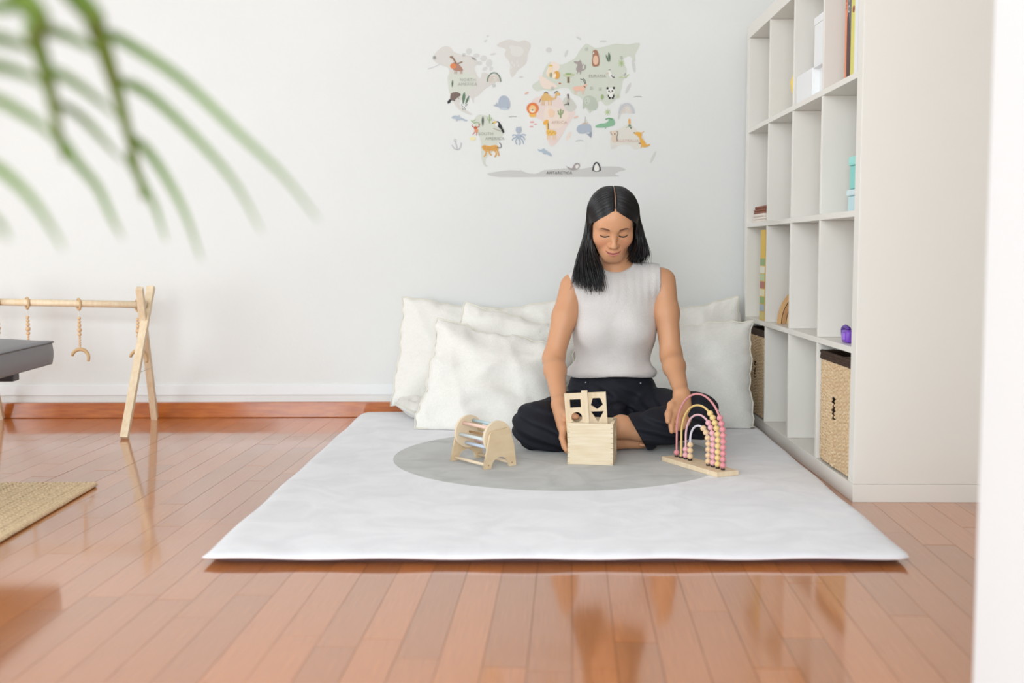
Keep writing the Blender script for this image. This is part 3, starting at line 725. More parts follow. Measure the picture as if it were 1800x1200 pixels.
LV = [([(168, 50), (225, 78), (320, 142), (420, 236), (500, 312), (560, 388)], .94, 1.04),
      ([(202, 138), (262, 168), (342, 242), (412, 322), (460, 408)], .98, 1.06),
      ([(232, 238), (276, 290), (322, 370), (354, 458)], 1.02, 1.08),
      ([(222, 268), (248, 322), (272, 366), (292, 425)], 1.03, 1.08),
      ([(58, 48), (112, 62), (164, 88), (190, 105)], .86, .92),
      ([(78, 118), (132, 148), (182, 186), (214, 215)], .88, .96),
      ([(92, 178), (142, 208), (190, 258), (222, 290)], .92, 1.02),
      ([(104, 236), (132, 284), (170, 330), (200, 392), (216, 420)], .95, 1.02),
      ([(-30, 165), (20, 190), (70, 222), (100, 252), (118, 282)], .84, .92),
      ([(-40, 275), (10, 308), (55, 352), (90, 402), (112, 440)], .86, .92),
      ([(-30, 62), (20, 76), (60, 92), (84, 118)], .80, .86),
      ([(-30, 112), (20, 124), (66, 144), (94, 176)], .82, .88),
      ([(-30, 10), (10, 14), (40, 22), (62, 52)], .80, .84),
      ([(-40, 370), (-5, 392), (16, 424)], .86, .9),
      ([(110, -20), (140, 8), (160, 30), (176, 60)], .88, .92)]
for pts, ya, yb in LV: leaflet(px_path(pts, ya, yb), 0.0040)
# the rest of the crown, above and outside the picture
for k in range(7):
    a = math.radians(100 + k*38); d = Vector((math.cos(a), math.sin(a), 0)); tip = base + d*0.55 + Vector((0, 0, 0.75))
    stemp = catmull([base+d*0.02, base+d*0.10+Vector((0, 0, 0.6)), base+d*0.30+Vector((0, 0, 0.95)), tip], 8); n = len(stemp)
    wlink('frond_stem', tube(stemp, [0.008*(1-i/(n-1))+0.0015 for i in range(n)], 6), STEM, pp, True)
    for j in range(8, n, 2):
        p = stemp[j]; side = d.cross(Vector((0, 0, 1)))
        for s in (-1, 1):
            leaflet([p, p+(side*s*0.10+d*0.06+Vector((0, 0, 0.01))), p+(side*s*0.18+d*0.12-Vector((0, 0, 0.07))), p+(side*s*0.22+d*0.15-Vector((0, 0, 0.2)))], 0.006)

# ------------------------------------------------------------------ world map wall sticker
mp = thing('wall_map_sticker', 'world map wall sticker with small animals above the woman', 'wall sticker', wall_pt(950, 190, 0.0005))
SMAT = {}
def scol(c):
    if c not in SMAT: SMAT[c] = mat('sticker_%d_%d_%d' % c, rgb(*c), 0.7)
    return SMAT[c]
LAY = [0]
class Art:
    """flat vinyl shapes; coordinates are sheet units (x right, y down), turned into metres on the wall"""
    def __init__(s, name): s.bm = bmesh.new(); s.name = name; s.mats = []; s.k = 0
    def mi(s, c):
        m = scol(c)
        if m not in s.mats: s.mats.append(m)
        return s.mats.index(m)
    def poly(s, pts, c):
        s.k += 1; off = 0.0006 + 0.00005*s.k + s.base
        vs = [s.bm.verts.new(wall_pt(740+x/4.0909, 50+y/4.0909, off)) for x, y in pts]
        es = [s.bm.edges.new((vs[i], vs[(i+1) % len(vs)])) for i in range(len(vs))]
        r = bmesh.ops.triangle_fill(s.bm, edges=es, use_beauty=True); mi = s.mi(c)
        for f in r['geom']:
            if isinstance(f, bmesh.types.BMFace):
                f.material_index = mi; f.normal_update()
                if f.normal.dot(WN) < 0: f.normal_flip()
        return s
    base = 0.0
    def ell(s, cx, cy, rx, ry, c, rot=0, n=22): return s.poly(circ(cx, cy, rx, n, ry, math.radians(rot)), c)
    def smooth(s, pts, c, n=4):
        q = [Vector((p[0], p[1], 0)) for p in pts]; out = []
        N_ = len(q)
        for i in range(N_):
            p0, p1, p2, p3 = q[i-1], q[i], q[(i+1) % N_], q[(i+2) % N_]
            for k in range(n):
                t = k/n; v = 0.5*((2*p1)+(p2-p0)*t+(2*p0-5*p1+4*p2-p3)*t*t+(3*p1-p0-3*p2+p3)*t**3); out.append((v.x, v.y))
        return s.poly(out, c)
    def line(s, pts, w_, c, curve=True):
        q = [Vector((p[0], p[1], 0)) for p in pts]
        if curve and len(q) > 2: q = catmull(q, 5)
        L, R = [], []
        for i, p in enumerate(q):
            t = (q[min(i+1, len(q)-1)]-q[max(i-1, 0)]).normalized(); n_ = Vector((-t.y, t.x, 0))*w_/2
            L.append((p.x+n_.x, p.y+n_.y)); R.append((p.x-n_.x, p.y-n_.y))
        s.k += 1; off = 0.0006+0.00005*s.k+s.base; mi = s.mi(c)
        A = [s.bm.verts.new(wall_pt(740+x/4.0909, 50+y/4.0909, off)) for x, y in L]; B = [s.bm.verts.new(wall_pt(740+x/4.0909, 50+y/4.0909, off)) for x, y in R]
        for i in range(len(A)-1):
            f = s.bm.faces.new((A[i], A[i+1], B[i+1], B[i])); f.material_index = mi; f.normal_update()
            if f.normal.dot(WN) < 0: f.normal_flip()
        return s
    def done(s):
        me = bpy.data.meshes.new(s.name); s.bm.to_mesh(me); s.bm.free()
        wlink(s.name, me, s.mats, mp)
TAU_, GRN, GRN2, PNK, PCH, GRY, LAV = (216, 211, 204), (213, 214, 202), (210, 213, 199), (232, 212, 204), (236, 218, 204), (205, 202, 198), (208, 206, 206)
Art.base = 0.0
a = Art('continent')   # north america
a.smooth([(85, 205), (130, 150), (175, 128), (215, 140), (240, 170), (300, 190), (360, 200), (410, 240), (385, 285), (400, 330), (425, 360), (440, 320), (490, 330), (540, 385), (500, 410), (455, 440), (415, 480), (385, 500), (378, 540), (360, 500), (320, 490), (275, 540), (310, 580), (365, 612), (355, 622), (290, 595), (245, 550), (205, 460), (195, 390), (205, 330), (195, 285), (150, 265), (100, 240)], TAU_)
a.smooth([(200, 330), (300, 320), (390, 345), (380, 420), (300, 500), (230, 490), (200, 420)], GRN).line([(50, 292), (100, 275), (140, 255)], 8, LAV).done()
for x, y, rx, ry in ((345, 165, 22, 24), (400, 195, 24, 16), (450, 215, 26, 22), (490, 250, 24, 30), (420, 250, 22, 16), (460, 290, 20, 14), (505, 290, 14, 18), (380, 215, 18, 12), (520, 185, 24, 8), (480, 55, 10, 8), (465, 90, 14, 8)): a = Art('island'); a.ell(x, y, rx, ry, (214, 211, 207), random.uniform(-30, 30), 9).done()
a = Art('continent')   # greenland
a.smooth([(545, 125), (580, 95), (640, 80), (700, 95), (750, 85), (790, 120), (765, 190), (755, 250), (700, 300), (660, 350), (640, 320), (640, 250), (600, 190), (610, 150)], TAU_)
a.ell(690, 165, 48, 38, (222, 219, 213)).ell(655, 135, 22, 14, (222, 219, 213))
for x, y in ((655, 245), (690, 240), (670, 265), (700, 268), (650, 280)): a.ell(x, y, 5, 12, (224, 221, 216))
a.done()
a = Art('continent')   # south america
a.smooth([(400, 630), (440, 620), (500, 640), (560, 680), (600, 730), (575, 790), (540, 840), (510, 890), (470, 930), (465, 975), (485, 992), (455, 985), (435, 930), (432, 850), (425, 790), (395, 730), (380, 680)], GRN).done()
a = Art('continent')   # eurasia
a.smooth([(800, 410), (860, 360), (890, 290), (930, 240), (1000, 260), (1060, 240), (1110, 210), (1140, 160), (1190, 110), (1250, 140), (1320, 130), (1400, 110), (1480, 115), (1570, 105), (1560, 150), (1540, 190), (1540, 240), (1500, 200), (1450, 230), (1480, 300), (1450, 380), (1440, 430), (1425, 480), (1380, 530), (1330, 555), (1290, 520), (1240, 560), (1215, 610), (1180, 560), (1150, 500), (1090, 470), (1060, 430), (1000, 430), (940, 450), (880, 440), (830, 450)], GRN2)
a.smooth([(1020, 520), (1060, 490), (1120, 560), (1080, 600), (1040, 580)], (208, 206, 196)).smooth([(850, 340), (930, 380), (980, 420), (880, 430)], PCH).smooth([(940, 240), (1000, 270), (960, 330), (900, 330)], (238, 220, 206)).done()
for x, y, rx, ry, r in ((1135, 70, 22, 8, 30), (1310, 92, 26, 7, 0), (920, 155, 22, 20, 10), (1045, 180, 10, 28, 20), (1530, 270, 12, 50, -10), (1490, 430, 12, 45, 25), (1470, 340, 10, 20, 0), (720, 350, 16, 8, 0), (1430, 600, 10, 60, 10)): a = Art('island'); a.ell(x, y, rx, ry, (211, 209, 205), r, 11).done()
a = Art('continent')   # africa
a.smooth([(800, 520), (850, 490), (920, 480), (1000, 500), (1040, 570), (1110, 600), (1080, 660), (1040, 720), (1000, 790), (960, 840), (925, 840), (905, 760), (890, 680), (830, 640), (790, 590)], PNK).smooth([(900, 560), (980, 570), (1060, 610), (1020, 700), (930, 720), (885, 660)], PCH).ell(1060, 775, 12, 36, PCH, 25).done()
a = Art('continent')   # australia
a.smooth([(1375, 760), (1430, 720), (1500, 690), (1560, 740), (1610, 800), (1590, 850), (1540, 870), (1500, 840), (1430, 840), (1380, 870), (1360, 830)], (226, 220, 210)).ell(1670, 925, 10, 48, (215, 213, 205), 25).ell(1385, 850, 24, 10, (220, 216, 210), -35).done()
a = Art('continent')   # antarctica
a.smooth([(475, 1045), (540, 1030), (640, 1018), (720, 1022), (690, 998), (740, 1030), (820, 1045), (880, 1020), (960, 1012), (1060, 1005), (1150, 1010), (1230, 995), (1330, 992), (1420, 995), (1475, 1015), (1420, 1030), (1395, 1050), (1425, 1064), (1200, 1067), (900, 1067), (560, 1068)], GRY, 2).done()
Art.base = 0.0012
BRN, DBR, ORG, YEL, GRNL, DGR, BLK, BLU, WHT, PNKL = (168, 118, 92), (122, 104, 96), (222, 140, 62), (236, 186, 92), (146, 176, 110), (84, 104, 82), (40, 40, 42), (176, 184, 196), (236, 232, 226), (236, 190, 168)
a = Art('moose'); a.smooth([(215, 265), (235, 245), (265, 255), (295, 285), (298, 305), (250, 305), (225, 290)], (174, 130, 112)).ell(232, 270, 22, 20, (220, 134, 84)).line([(255, 255), (230, 215), (208, 205)], 12, (150, 118, 98)).line([(262, 255), (285, 245), (298, 240)], 9, (150, 118, 98))
for x in (243, 256, 282, 293): a.line([(x, 302), (x, 328)], 5, (186, 150, 132))
for x in (215, 225): a.line([(x+4, 212), (x+2, 196)], 4, (150, 118, 98))
a.done()
def fern(pts_list, c=DGR):
    a = Art('leaf_print')
    for x0, y0, x1, y1, w_ in pts_list:
        n = 7; L = [(x0+(x1-x0)*i/n, y0+(y1-y0)*i/n) for i in range(n+1)]; dx, dy = x1-x0, y1-y0; l = math.hypot(dx, dy); nx, ny = -dy/l, dx/l
        prof = [w_*math.sin(math.pi*min(1, 0.08+i/n*0.92))*0.5 for i in range(n+1)]
        a.poly([(p[0]+nx*q, p[1]+ny*q) for p, q in zip(L, prof)] + [(p[0]-nx*q, p[1]-ny*q) for p, q in list(zip(L, prof))[::-1]], c)
    a.done()
fern([(247, 352, 246, 400, 11), (228, 370, 224, 425, 11)]); fern([(312, 458, 302, 545, 22), (345, 485, 318, 548, 16)], (96, 124, 96))
fern([(888, 262, 892, 312, 12)]); fern([(862, 345, 898, 432, 12), (898, 358, 897, 420, 14)], (70, 84, 70)); fern([(1350, 172, 1358, 240, 16), (1330, 190, 1350, 245, 13)], (92, 112, 92)); fern([(1510, 120, 1508, 170, 11), (1492, 142, 1490, 192, 12)]); fern([(445, 632, 444, 705, 17)], (90, 100, 84)); fern([(1532, 830, 1528, 890, 13)], (60, 62, 58)); fern([(1303, 475, 1303, 515, 24)], (158, 178, 124))
a = Art('bunny_plant')
for x, y in ((292, 550), (300, 562), (312, 570), (322, 556), (330, 548), (318, 580), (302, 580)): a.ell(x, y, 3, 4, BLK)
a.done()
a = Art('beaver'); a.smooth([(215, 470), (245, 457), (272, 462), (284, 480), (262, 498), (240, 515), (212, 515)], DBR).ell(203, 525, 10, 18, BLK, 35).ell(281, 476, 4, 4, BLK).line([(235, 515), (243, 522)], 6, BLK).line([(268, 498), (274, 505)], 5, DBR).done()
def rainbow(cx, cy, R, cols, name='rainbow_print'):
    a = Art(name)
    for k, (c, w_) in enumerate(cols):
        r = R*(1-0.2*k); a.line([(cx+r*math.cos(math.radians(t)), cy-r*1.35*math.sin(math.radians(t))) for t in range(0, 181, 15)], w_, c)
    a.done()
rainbow(525, 384, 48, [((118, 134, 116), 9), ((222, 212, 200), 6), ((226, 200, 184), 6), ((214, 206, 190), 5), ((232, 214, 198), 5)])
rainbow(1478, 612, 52, [((200, 200, 204), 13), ((214, 208, 204), 8), ((226, 214, 200), 6), ((232, 208, 190), 5), ((220, 214, 206), 5)])
a = Art('whale'); a.smooth([(557, 560), (560, 510), (580, 485), (610, 485), (635, 515), (640, 560), (625, 582), (585, 585)], BLU).smooth([(562, 565), (535, 560), (520, 552), (540, 545), (545, 530), (552, 545), (566, 552)], BLU).ell(600, 578, 30, 8, (196, 206, 214)).line([(618, 572), (632, 575)], 3, (120, 126, 136)).done()
a = Art('dolphin'); a.smooth([(220, 640), (240, 626), (262, 628), (280, 622), (278, 635), (305, 648), (335, 662), (320, 668), (295, 658), (268, 660), (255, 668), (250, 652), (228, 648)], (178, 188, 198)).done()
a = Art('anchor'); a.line([(248, 812), (262, 868)], 6, (184, 186, 188)).line([(222, 838), (238, 862), (266, 872), (284, 852), (290, 822)], 6, (184, 186, 188)).line([(255, 804), (244, 796), (238, 806), (246, 815), (256, 808)], 4, (184, 186, 188)).done()
a = Art('monkey'); a.line([(360, 660), (380, 680), (405, 675), (425, 690)], 5, GRNL).line([(370, 670), (395, 655)], 4, GRNL).ell(392, 715, 12, 12, (196, 98, 62)).ell(398, 735, 14, 14, (222, 150, 110)).line([(382, 710), (368, 705), (368, 690)], 5, (176, 86, 56)).line([(402, 710), (418, 705), (416, 688)], 5, (176, 86, 56)).line([(388, 745), (370, 765)], 5, (196, 98, 62)).line([(402, 745), (398, 770)], 5, (196, 98, 62)).ell(372, 793, 22, 14, (238, 226, 176)).done()
a = Art('toucan'); a.smooth([(540, 672), (556, 668), (575, 690), (585, 715), (565, 718), (552, 700)], BLK).smooth([(570, 715), (582, 712), (600, 742), (588, 752)], BLK).ell(545, 690, 11, 16, WHT, 20).smooth([(512, 684), (528, 668), (542, 672), (530, 682)], (234, 196, 90)).line([(512, 685), (520, 678)], 4, BLK).line([(520, 718), (590, 745)], 3, DBR).done()
a = Art('cactus'); a.line([(492, 618), (492, 682)], 6, GRNL).line([(478, 640), (480, 655), (492, 662)], 4, GRNL).line([(506, 640), (504, 655), (492, 664)], 4, GRNL).done()
a = Art('cactus'); a.line([(1004, 645), (1004, 580)], 12, (150, 166, 122)).line([(986, 590), (990, 612), (1002, 622)], 9, (150, 166, 122)).line([(1022, 586), (1018, 608), (1006, 618)], 9, (150, 166, 122)).done()
a = Art('leopard'); a.smooth([(437, 850), (455, 838), (490, 845), (540, 838), (555, 855), (548, 880), (500, 880), (465, 885), (445, 868)], (222, 164, 86)).line([(550, 855), (572, 858), (576, 838), (562, 820)], 5, BLK)
for p in ([(470, 875), (465, 905), (452, 922)], [(490, 878), (495, 900), (508, 912)], [(530, 878), (542, 900), (530, 925)], [(545, 872), (556, 895), (560, 918)]): a.line(p, 10, (222, 164, 86))
for k in range(16): a.ell(452+k*6.4, 852+((k*37) % 24), 2.4, 2.2, (110, 70, 40), 0, 6)
a.done()
a = Art('octopus'); a.ell(702, 728, 21, 27, BLU).ell(700, 775, 20, 16, BLU)
for p in ([(690, 770), (665, 765), (658, 775)], [(690, 780), (665, 790), (655, 805)], [(695, 785), (680, 810), (690, 835)], [(700, 790), (712, 815), (708, 838)], [(710, 785), (730, 805), (738, 832)], [(712, 775), (735, 780), (748, 800)], [(712, 770), (735, 762), (755, 768)]): a.line(p, 7, (158, 172, 190))
a.ell(700, 704, 18, 5, WHT).done()
a = Art('lion'); a.ell(803, 575, 44, 42, (226, 128, 72)).ell(802, 580, 26, 28, (240, 196, 140)).ell(801, 592, 14, 13, (242, 224, 208)).ell(801, 587, 8, 4.5, BLK).smooth([(780, 612), (800, 618), (824, 612), (822, 636), (784, 636)], (240, 186, 96)).done()
a = Art('camel'); a.smooth([(862, 500), (875, 478), (898, 460), (922, 478), (936, 492), (960, 500), (965, 475), (975, 458), (998, 465), (996, 482), (978, 482), (970, 505), (945, 515), (915, 520), (870, 518)], (222, 180, 116)).line([(884, 466), (898, 457), (914, 467)], 5, BLK).line([(958, 470), (968, 455), (985, 454)], 5, BLK).line([(862, 505), (852, 530)], 4, BLK)
for x in (872, 885, 915, 932): a.line([(x, 515), (x+(3 if x > 900 else -2), 553)], 7, (226, 188, 128))
a.done()
a = Art('fox'); a.smooth([(918, 268), (944, 268), (942, 300), (950, 345), (910, 345), (920, 300)], (240, 218, 180)).ell(976, 335, 22, 30, (226, 164, 76)).ell(932, 268, 15, 6, (226, 190, 90)).ell(934, 335, 10, 18, (160, 156, 132)).ell(958, 342, 12, 20, (242, 226, 204), 20).done()
a = Art('tree_print'); a.line([(1060, 350), (1060, 392)], 18, (128, 112, 84)).smooth([(1020, 335), (1045, 324), (1085, 324), (1105, 334), (1075, 348), (1045, 348)], (196, 200, 164)).ell(1060, 328, 22, 6, (150, 172, 116)).done()
a = Art('anteater'); a.smooth([(1100, 236), (1130, 238), (1145, 228), (1155, 250), (1160, 285), (1150, 312), (1125, 312), (1115, 290), (1125, 262), (1105, 248)], (166, 154, 150)).line([(1155, 300), (1178, 290), (1180, 262)], 10, (166, 154, 150)).line([(1128, 310), (1120, 328)], 6, (166, 154, 150)).line([(1148, 310), (1145, 330)], 6, (166, 154, 150)).line([(1158, 270), (1172, 255)], 5, (166, 154, 150)).done()
a = Art('bear'); a.smooth([(1232, 172), (1244, 156), (1264, 158), (1276, 185), (1284, 225), (1280, 265), (1262, 274), (1236, 272), (1228, 240), (1234, 200)], BRN).ell(1256, 228, 20, 34, (228, 190, 164)).ell(1238, 178, 8, 6, WHT).ell(1233, 177, 3, 3, BLK).done()
a = Art('antelope'); a.smooth([(1092, 425), (1130, 415), (1165, 412), (1180, 395), (1195, 405), (1180, 425), (1175, 445), (1110, 448)], PNKL)
for x in (1106, 1118, 1160, 1168): a.line([(x, 445), (x, 476)], 5, (232, 196, 178))
a.line([(1178, 398), (1165, 372), (1145, 364)], 4, BLK).line([(1184, 396), (1178, 372), (1164, 360)], 4, BLK).line([(1170, 415), (1182, 424)], 5, BLK).done()
a = Art('stork'); a.smooth([(1345, 310), (1358, 300), (1366, 318), (1375, 335), (1392, 352), (1370, 358), (1352, 340), (1350, 322)], WHT).line([(1368, 338), (1380, 350), (1392, 352)], 7, BLK).line([(1330, 330), (1348, 318)], 3, (230, 180, 160)).line([(1348, 298), (1364, 297)], 4, DBR).done()
a = Art('panda'); a.ell(1364, 452, 28, 24, WHT).ell(1341, 430, 8, 9, BLK).ell(1387, 428, 8, 9, BLK).ell(1352, 452, 6, 7, BLK).ell(1376, 450, 6, 7, BLK).ell(1364, 460, 4, 3, BLK).ell(1366, 490, 20, 18, WHT).line([(1346, 478), (1350, 495)], 9, BLK).line([(1386, 476), (1384, 495)], 9, BLK).ell(1358, 500, 8, 8, BLK).ell(1378, 500, 8, 8, BLK).done()
a = Art('elephant'); a.smooth([(1165, 520), (1180, 490), (1215, 482), (1250, 500), (1270, 540), (1262, 580), (1225, 590), (1200, 580), (1185, 560), (1175, 575), (1162, 575)], (190, 196, 180)).ell(1195, 520, 22, 28, (200, 206, 190)).ell(1188, 515, 2.5, 2.5, BLK).ell(1192, 534, 2.5, 2.5, BLK).done()
a = Art('meerkat'); a.line([(1058, 475), (1060, 510), (1054, 550)], 14, (138, 128, 122)).ell(1057, 480, 8, 10, (120, 112, 108)).line([(1048, 545), (1036, 548), (1028, 552)], 5, BLK).line([(1062, 535), (1064, 554)], 5, BLK).ell(1058, 520, 5, 16, (206, 196, 186)).done()
a = Art('giraffe'); a.smooth([(880, 672), (905, 655), (918, 668), (908, 690), (884, 692)], (236, 176, 80)).line([(906, 685), (908, 715), (915, 745)], 15, (238, 190, 100)).line([(914, 680), (915, 725)], 5, (110, 84, 60)).smooth([(902, 735), (930, 730), (968, 738), (970, 762), (935, 770), (905, 765)], (238, 190, 100))
for x in (908, 922, 950, 966): a.line([(x, 762), (x, 800)], 6, (240, 204, 150))
for k in range(9): a.ell(908+k*7, 742+(k*13) % 18, 3, 3, (190, 130, 50), 0, 6)
a.done()
a = Art('giraffe_calf'); a.smooth([(915, 590), (935, 580), (962, 600), (955, 625), (930, 640), (918, 620)], (240, 206, 176)).done()
a = Art('fish_print'); a.ell(798, 673, 16, 6, (226, 164, 160)).ell(823, 688, 12, 4, (226, 164, 160)).ell(794, 706, 14, 5, (226, 164, 160)).ell(760, 465, 16, 7, (226, 184, 168), -30).ell(1115, 637, 18, 8, (232, 200, 180), -25).ell(998, 395, 10, 5, (190, 110, 80)).done()
a = Art('sperm_whale'); a.smooth([(1118, 725), (1135, 695), (1175, 685), (1215, 692), (1226, 720), (1222, 748), (1212, 756), (1205, 745), (1170, 755), (1135, 752)], BLU).smooth([(1185, 752), (1205, 758), (1226, 742), (1224, 785), (1210, 775)], (150, 158, 172)).smooth([(1160, 680), (1198, 676), (1192, 688), (1165, 690)], (200, 180, 164)).line([(1182, 636), (1180, 680)], 3, (150, 150, 150)).smooth([(1183, 650), (1196, 676), (1184, 676)], (222, 220, 206)).done()
a = Art('crocodile'); a.smooth([(1254, 702), (1285, 685), (1320, 682), (1345, 668), (1352, 648), (1378, 646), (1393, 670), (1390, 695), (1360, 705), (1320, 712), (1262, 712)], (140, 184, 150)).line([(1325, 655), (1350, 646), (1376, 652)], 8, (104, 160, 112)).line([(1330, 708), (1325, 722)], 6, (140, 184, 150)).done()
def starleaf(cx, cy, r, c=(176, 196, 130)):
    a = Art('palm_print')
    for k in range(8): a.line([(cx, cy), (cx+r*math.cos(k*0.785), cy+r*math.sin(k*0.785))], 4, c)
    a.done()
starleaf(1440, 250, 26); starleaf(1342, 602, 24); starleaf(1415, 488, 18, (206, 206, 176)); starleaf(97, 210, 14, (150, 150, 150))
a = Art('snake'); a.line([(1422, 355), (1440, 350), (1458, 356), (1478, 348), (1486, 335), (1498, 332)], 6, (190, 206, 146)).done()
a = Art('koala'); a.smooth([(1360, 740), (1385, 735), (1412, 735), (1418, 755), (1408, 775), (1412, 800), (1400, 820), (1375, 815), (1370, 785), (1374, 770), (1362, 760)], (226, 206, 186)).line([(1408, 738), (1416, 755), (1408, 780), (1412, 815)], 5, (110, 100, 96)).ell(1393, 758, 4, 6, BLK).line([(1362, 742), (1368, 755), (1376, 768)], 3, (110, 100, 96)).done()
a = Art('kangaroo'); a.smooth([(1532, 755), (1550, 745), (1580, 748), (1588, 765), (1585, 785), (1610, 815), (1622, 835), (1645, 830), (1640, 845), (1605, 855), (1590, 850), (1575, 820), (1570, 790), (1550, 768)], (232, 174, 80)).ell(1533, 750, 4, 4, BLK).line([(1586, 752), (1604, 738)], 5, (232, 174, 80)).line([(1586, 845), (1580, 860)], 6, (232, 174, 80)).line([(1565, 825), (1580, 828)], 6, (90, 70, 50)).done()
a = Art('parrot'); a.smooth([(1490, 655), (1503, 652), (1505, 685), (1494, 690)], (234, 176, 96)).ell(1500, 700, 10, 10, (120, 130, 118)).line([(1505, 708), (1512, 722)], 6, BLK).line([(1475, 715), (1495, 705), (1520, 712)], 5, (180, 196, 160)).done()
a = Art('fish_print'); a.smooth([(838, 868), (860, 872), (885, 862), (892, 872), (915, 885), (938, 905), (935, 920), (905, 905), (885, 905), (872, 890), (848, 882)], (178, 190, 200)).done()
a = Art('seal'); a.smooth([(1042, 990), (1062, 998), (1085, 1005), (1100, 980), (1118, 966), (1138, 972), (1142, 990), (1130, 1008), (1100, 1020), (1070, 1015)], (168, 158, 156)).ell(1122, 992, 12, 16, (232, 226, 220), 20).ell(1120, 975, 2, 2, BLK).done()
a = Art('penguin'); a.smooth([(1232, 1024), (1236, 990), (1250, 964), (1264, 960), (1278, 968), (1290, 995), (1293, 1024), (1285, 1020), (1280, 1028), (1246, 1028), (1240, 1020)], BLK).smooth([(1244, 1018), (1246, 990), (1262, 970), (1278, 990), (1281, 1018), (1262, 1026)], WHT).done()
a = Art('wave_mark')
for x, y in ((660, 635), (1558, 491), (1140, 808)): a.line([(x-28, y+2), (x, y-2), (x+28, y)], 5, (170, 172, 174))
for x, y in ((1190, 150), (308, 190), (945, 430), (1225, 430), (1288, 436), (1440, 210), (525, 412)):
    for k in range(3): a.line([(x-11, y-8+k*8), (x+11, y-8+k*8)], 2.6, (160, 160, 156))
a.done()
def word(s_, x, y, size, c, slant=0.0):
    me = text_mesh(s_, size/4.0909/459.0, 0.0, 'LEFT', 1.12); p = wall_pt(740+x/4.0909, 50+y/4.0909, 0.0030)
    xf(me, Matrix(((WD.x, 0, WN.x, p.x), (WD.y, 0, WN.y, p.y), (0, 1, 0, p.z), (0, 0, 0, 1))) @ Matrix(((1, slant, 0, 0), (0, 1, 0, 0), (0, 0, 1, 0), (0, 0, 0, 1))))
    wlink('lettering', me, scol(c), mp)
word('NORTH', 278, 380, 30, (172, 170, 164)); word('AMERICA', 266, 411, 30, (172, 170, 164)); word('SOUTH', 412, 768, 30, (164, 164, 154)); word('AMERICA', 462, 802, 30, (164, 164, 154))
word('EURASIA', 1206, 353, 29, (158, 158, 148)); word('AFRICA', 938, 686, 30, (204, 172, 160)); word('AUSTRALIA', 1408, 817, 28, (214, 176, 160)); word('ANTARCTICA', 900, 1047, 27, (44, 44, 44), 0.12)

# ------------------------------------------------------------------ the seated woman
f4 = np.float32
class Vol:
    def __init__(s, xs, ys, zs):
        s.ax = [np.asarray(a, f4) for a in (xs, ys, zs)]; s.d = np.full([len(a) for a in s.ax], 0.5, f4)
    def sl(s, lo, hi):
        return tuple(slice(max(0, int(np.searchsorted(a, l))-1), min(len(a), int(np.searchsorted(a, h))+1)) for a, l, h in zip(s.ax, lo, hi))
    def pts(s, q): return s.ax[0][q[0]][:, None, None], s.ax[1][q[1]][None, :, None], s.ax[2][q[2]][None, None, :]
    def add(s, prim, k=0.01, mode='u'):
        f, lo, hi = prim; m = k+0.012; q = s.sl([a-m for a in lo], [a+m for a in hi])
        if any(x.stop <= x.start for x in q): return
        v = f(*s.pts(q)).astype(f4); d = s.d[q]
        if mode == 'u':
            h = np.clip(0.5+0.5*(d-v)/k, 0, 1); s.d[q] = d*(1-h)+v*h - k*h*(1-h)
        else:
            v = -v; h = np.clip(0.5-0.5*(d-v)/k, 0, 1); s.d[q] = d*(1-h)+v*h + k*h*(1-h)
    def mesh(s, name):
        d = s.d; sg = d < 0; c = np.zeros([n-1 for n in d.shape], np.int8)
        off = [(i, j, k) for i in (0, 1) for j in (0, 1) for k in (0, 1)]
        for o in off: c += sg[tuple(slice(x, x+n-1) for x, n in zip(o, d.shape))]
        act = (c > 0) & (c < 8); ii = np.argwhere(act); idx = np.full(act.shape, -1, np.int32); idx[act] = np.arange(len(ii))
        acc = np.zeros((len(ii), 3)); cnt = np.zeros(len(ii))
        for a in off:
            for ax_ in range(3):
                if a[ax_]: continue
                b = list(a); b[ax_] = 1
                da = d[tuple((ii+np.array(a)).T)]; db = d[tuple((ii+np.array(b)).T)]; cr = (da < 0) != (db < 0)
                t = np.where(cr, da/np.where(cr, da-db, 1), 0); p = np.tile(np.array(a, float), (len(ii), 1)); p[:, ax_] += t
                acc += p*cr[:, None]; cnt += cr
        fr = acc/cnt[:, None]; V = np.zeros((len(ii), 3))
        for k in range(3):
            A = s.ax[k]; V[:, k] = A[ii[:, k]] + (A[ii[:, k]+1]-A[ii[:, k]])*fr[:, k]
        Q = []
        for ax_ in range(3):
            u, v = [(1, 2), (2, 0), (0, 1)][ax_]
            s0 = [slice(None)]*3; s1 = [slice(None)]*3; s0[ax_] = slice(0, -1); s1[ax_] = slice(1, None)
            ch = sg[tuple(s0)] != sg[tuple(s1)]; e = np.argwhere(ch)
            e = e[(e[:, u] > 0) & (e[:, v] > 0) & (e[:, u] < d.shape[u]-1) & (e[:, v] < d.shape[v]-1)]
            ins = sg[tuple(e.T)]
            def cell(du, dv):
                x = e.copy(); x[:, u] += du; x[:, v] += dv; return idx[tuple(x.T)]
            q = np.stack([cell(-1, -1), cell(0, -1), cell(0, 0), cell(-1, 0)], 1); q[~ins] = q[~ins][:, ::-1]; Q.append(q)
        Q = np.concatenate(Q); Q = Q[(Q >= 0).all(1)]
        me = bpy.data.meshes.new(name); me.vertices.add(len(V)); me.vertices.foreach_set('co', V.astype(f4).ravel())
        me.loops.add(len(Q)*4); me.loops.foreach_set('vertex_index', Q.astype(np.int32).ravel())
        me.polygons.add(len(Q)); me.polygons.foreach_set('loop_start', np.arange(0, len(Q)*4, 4, dtype=np.int32))
        me.update(calc_edges=True); me.validate(); return me, V
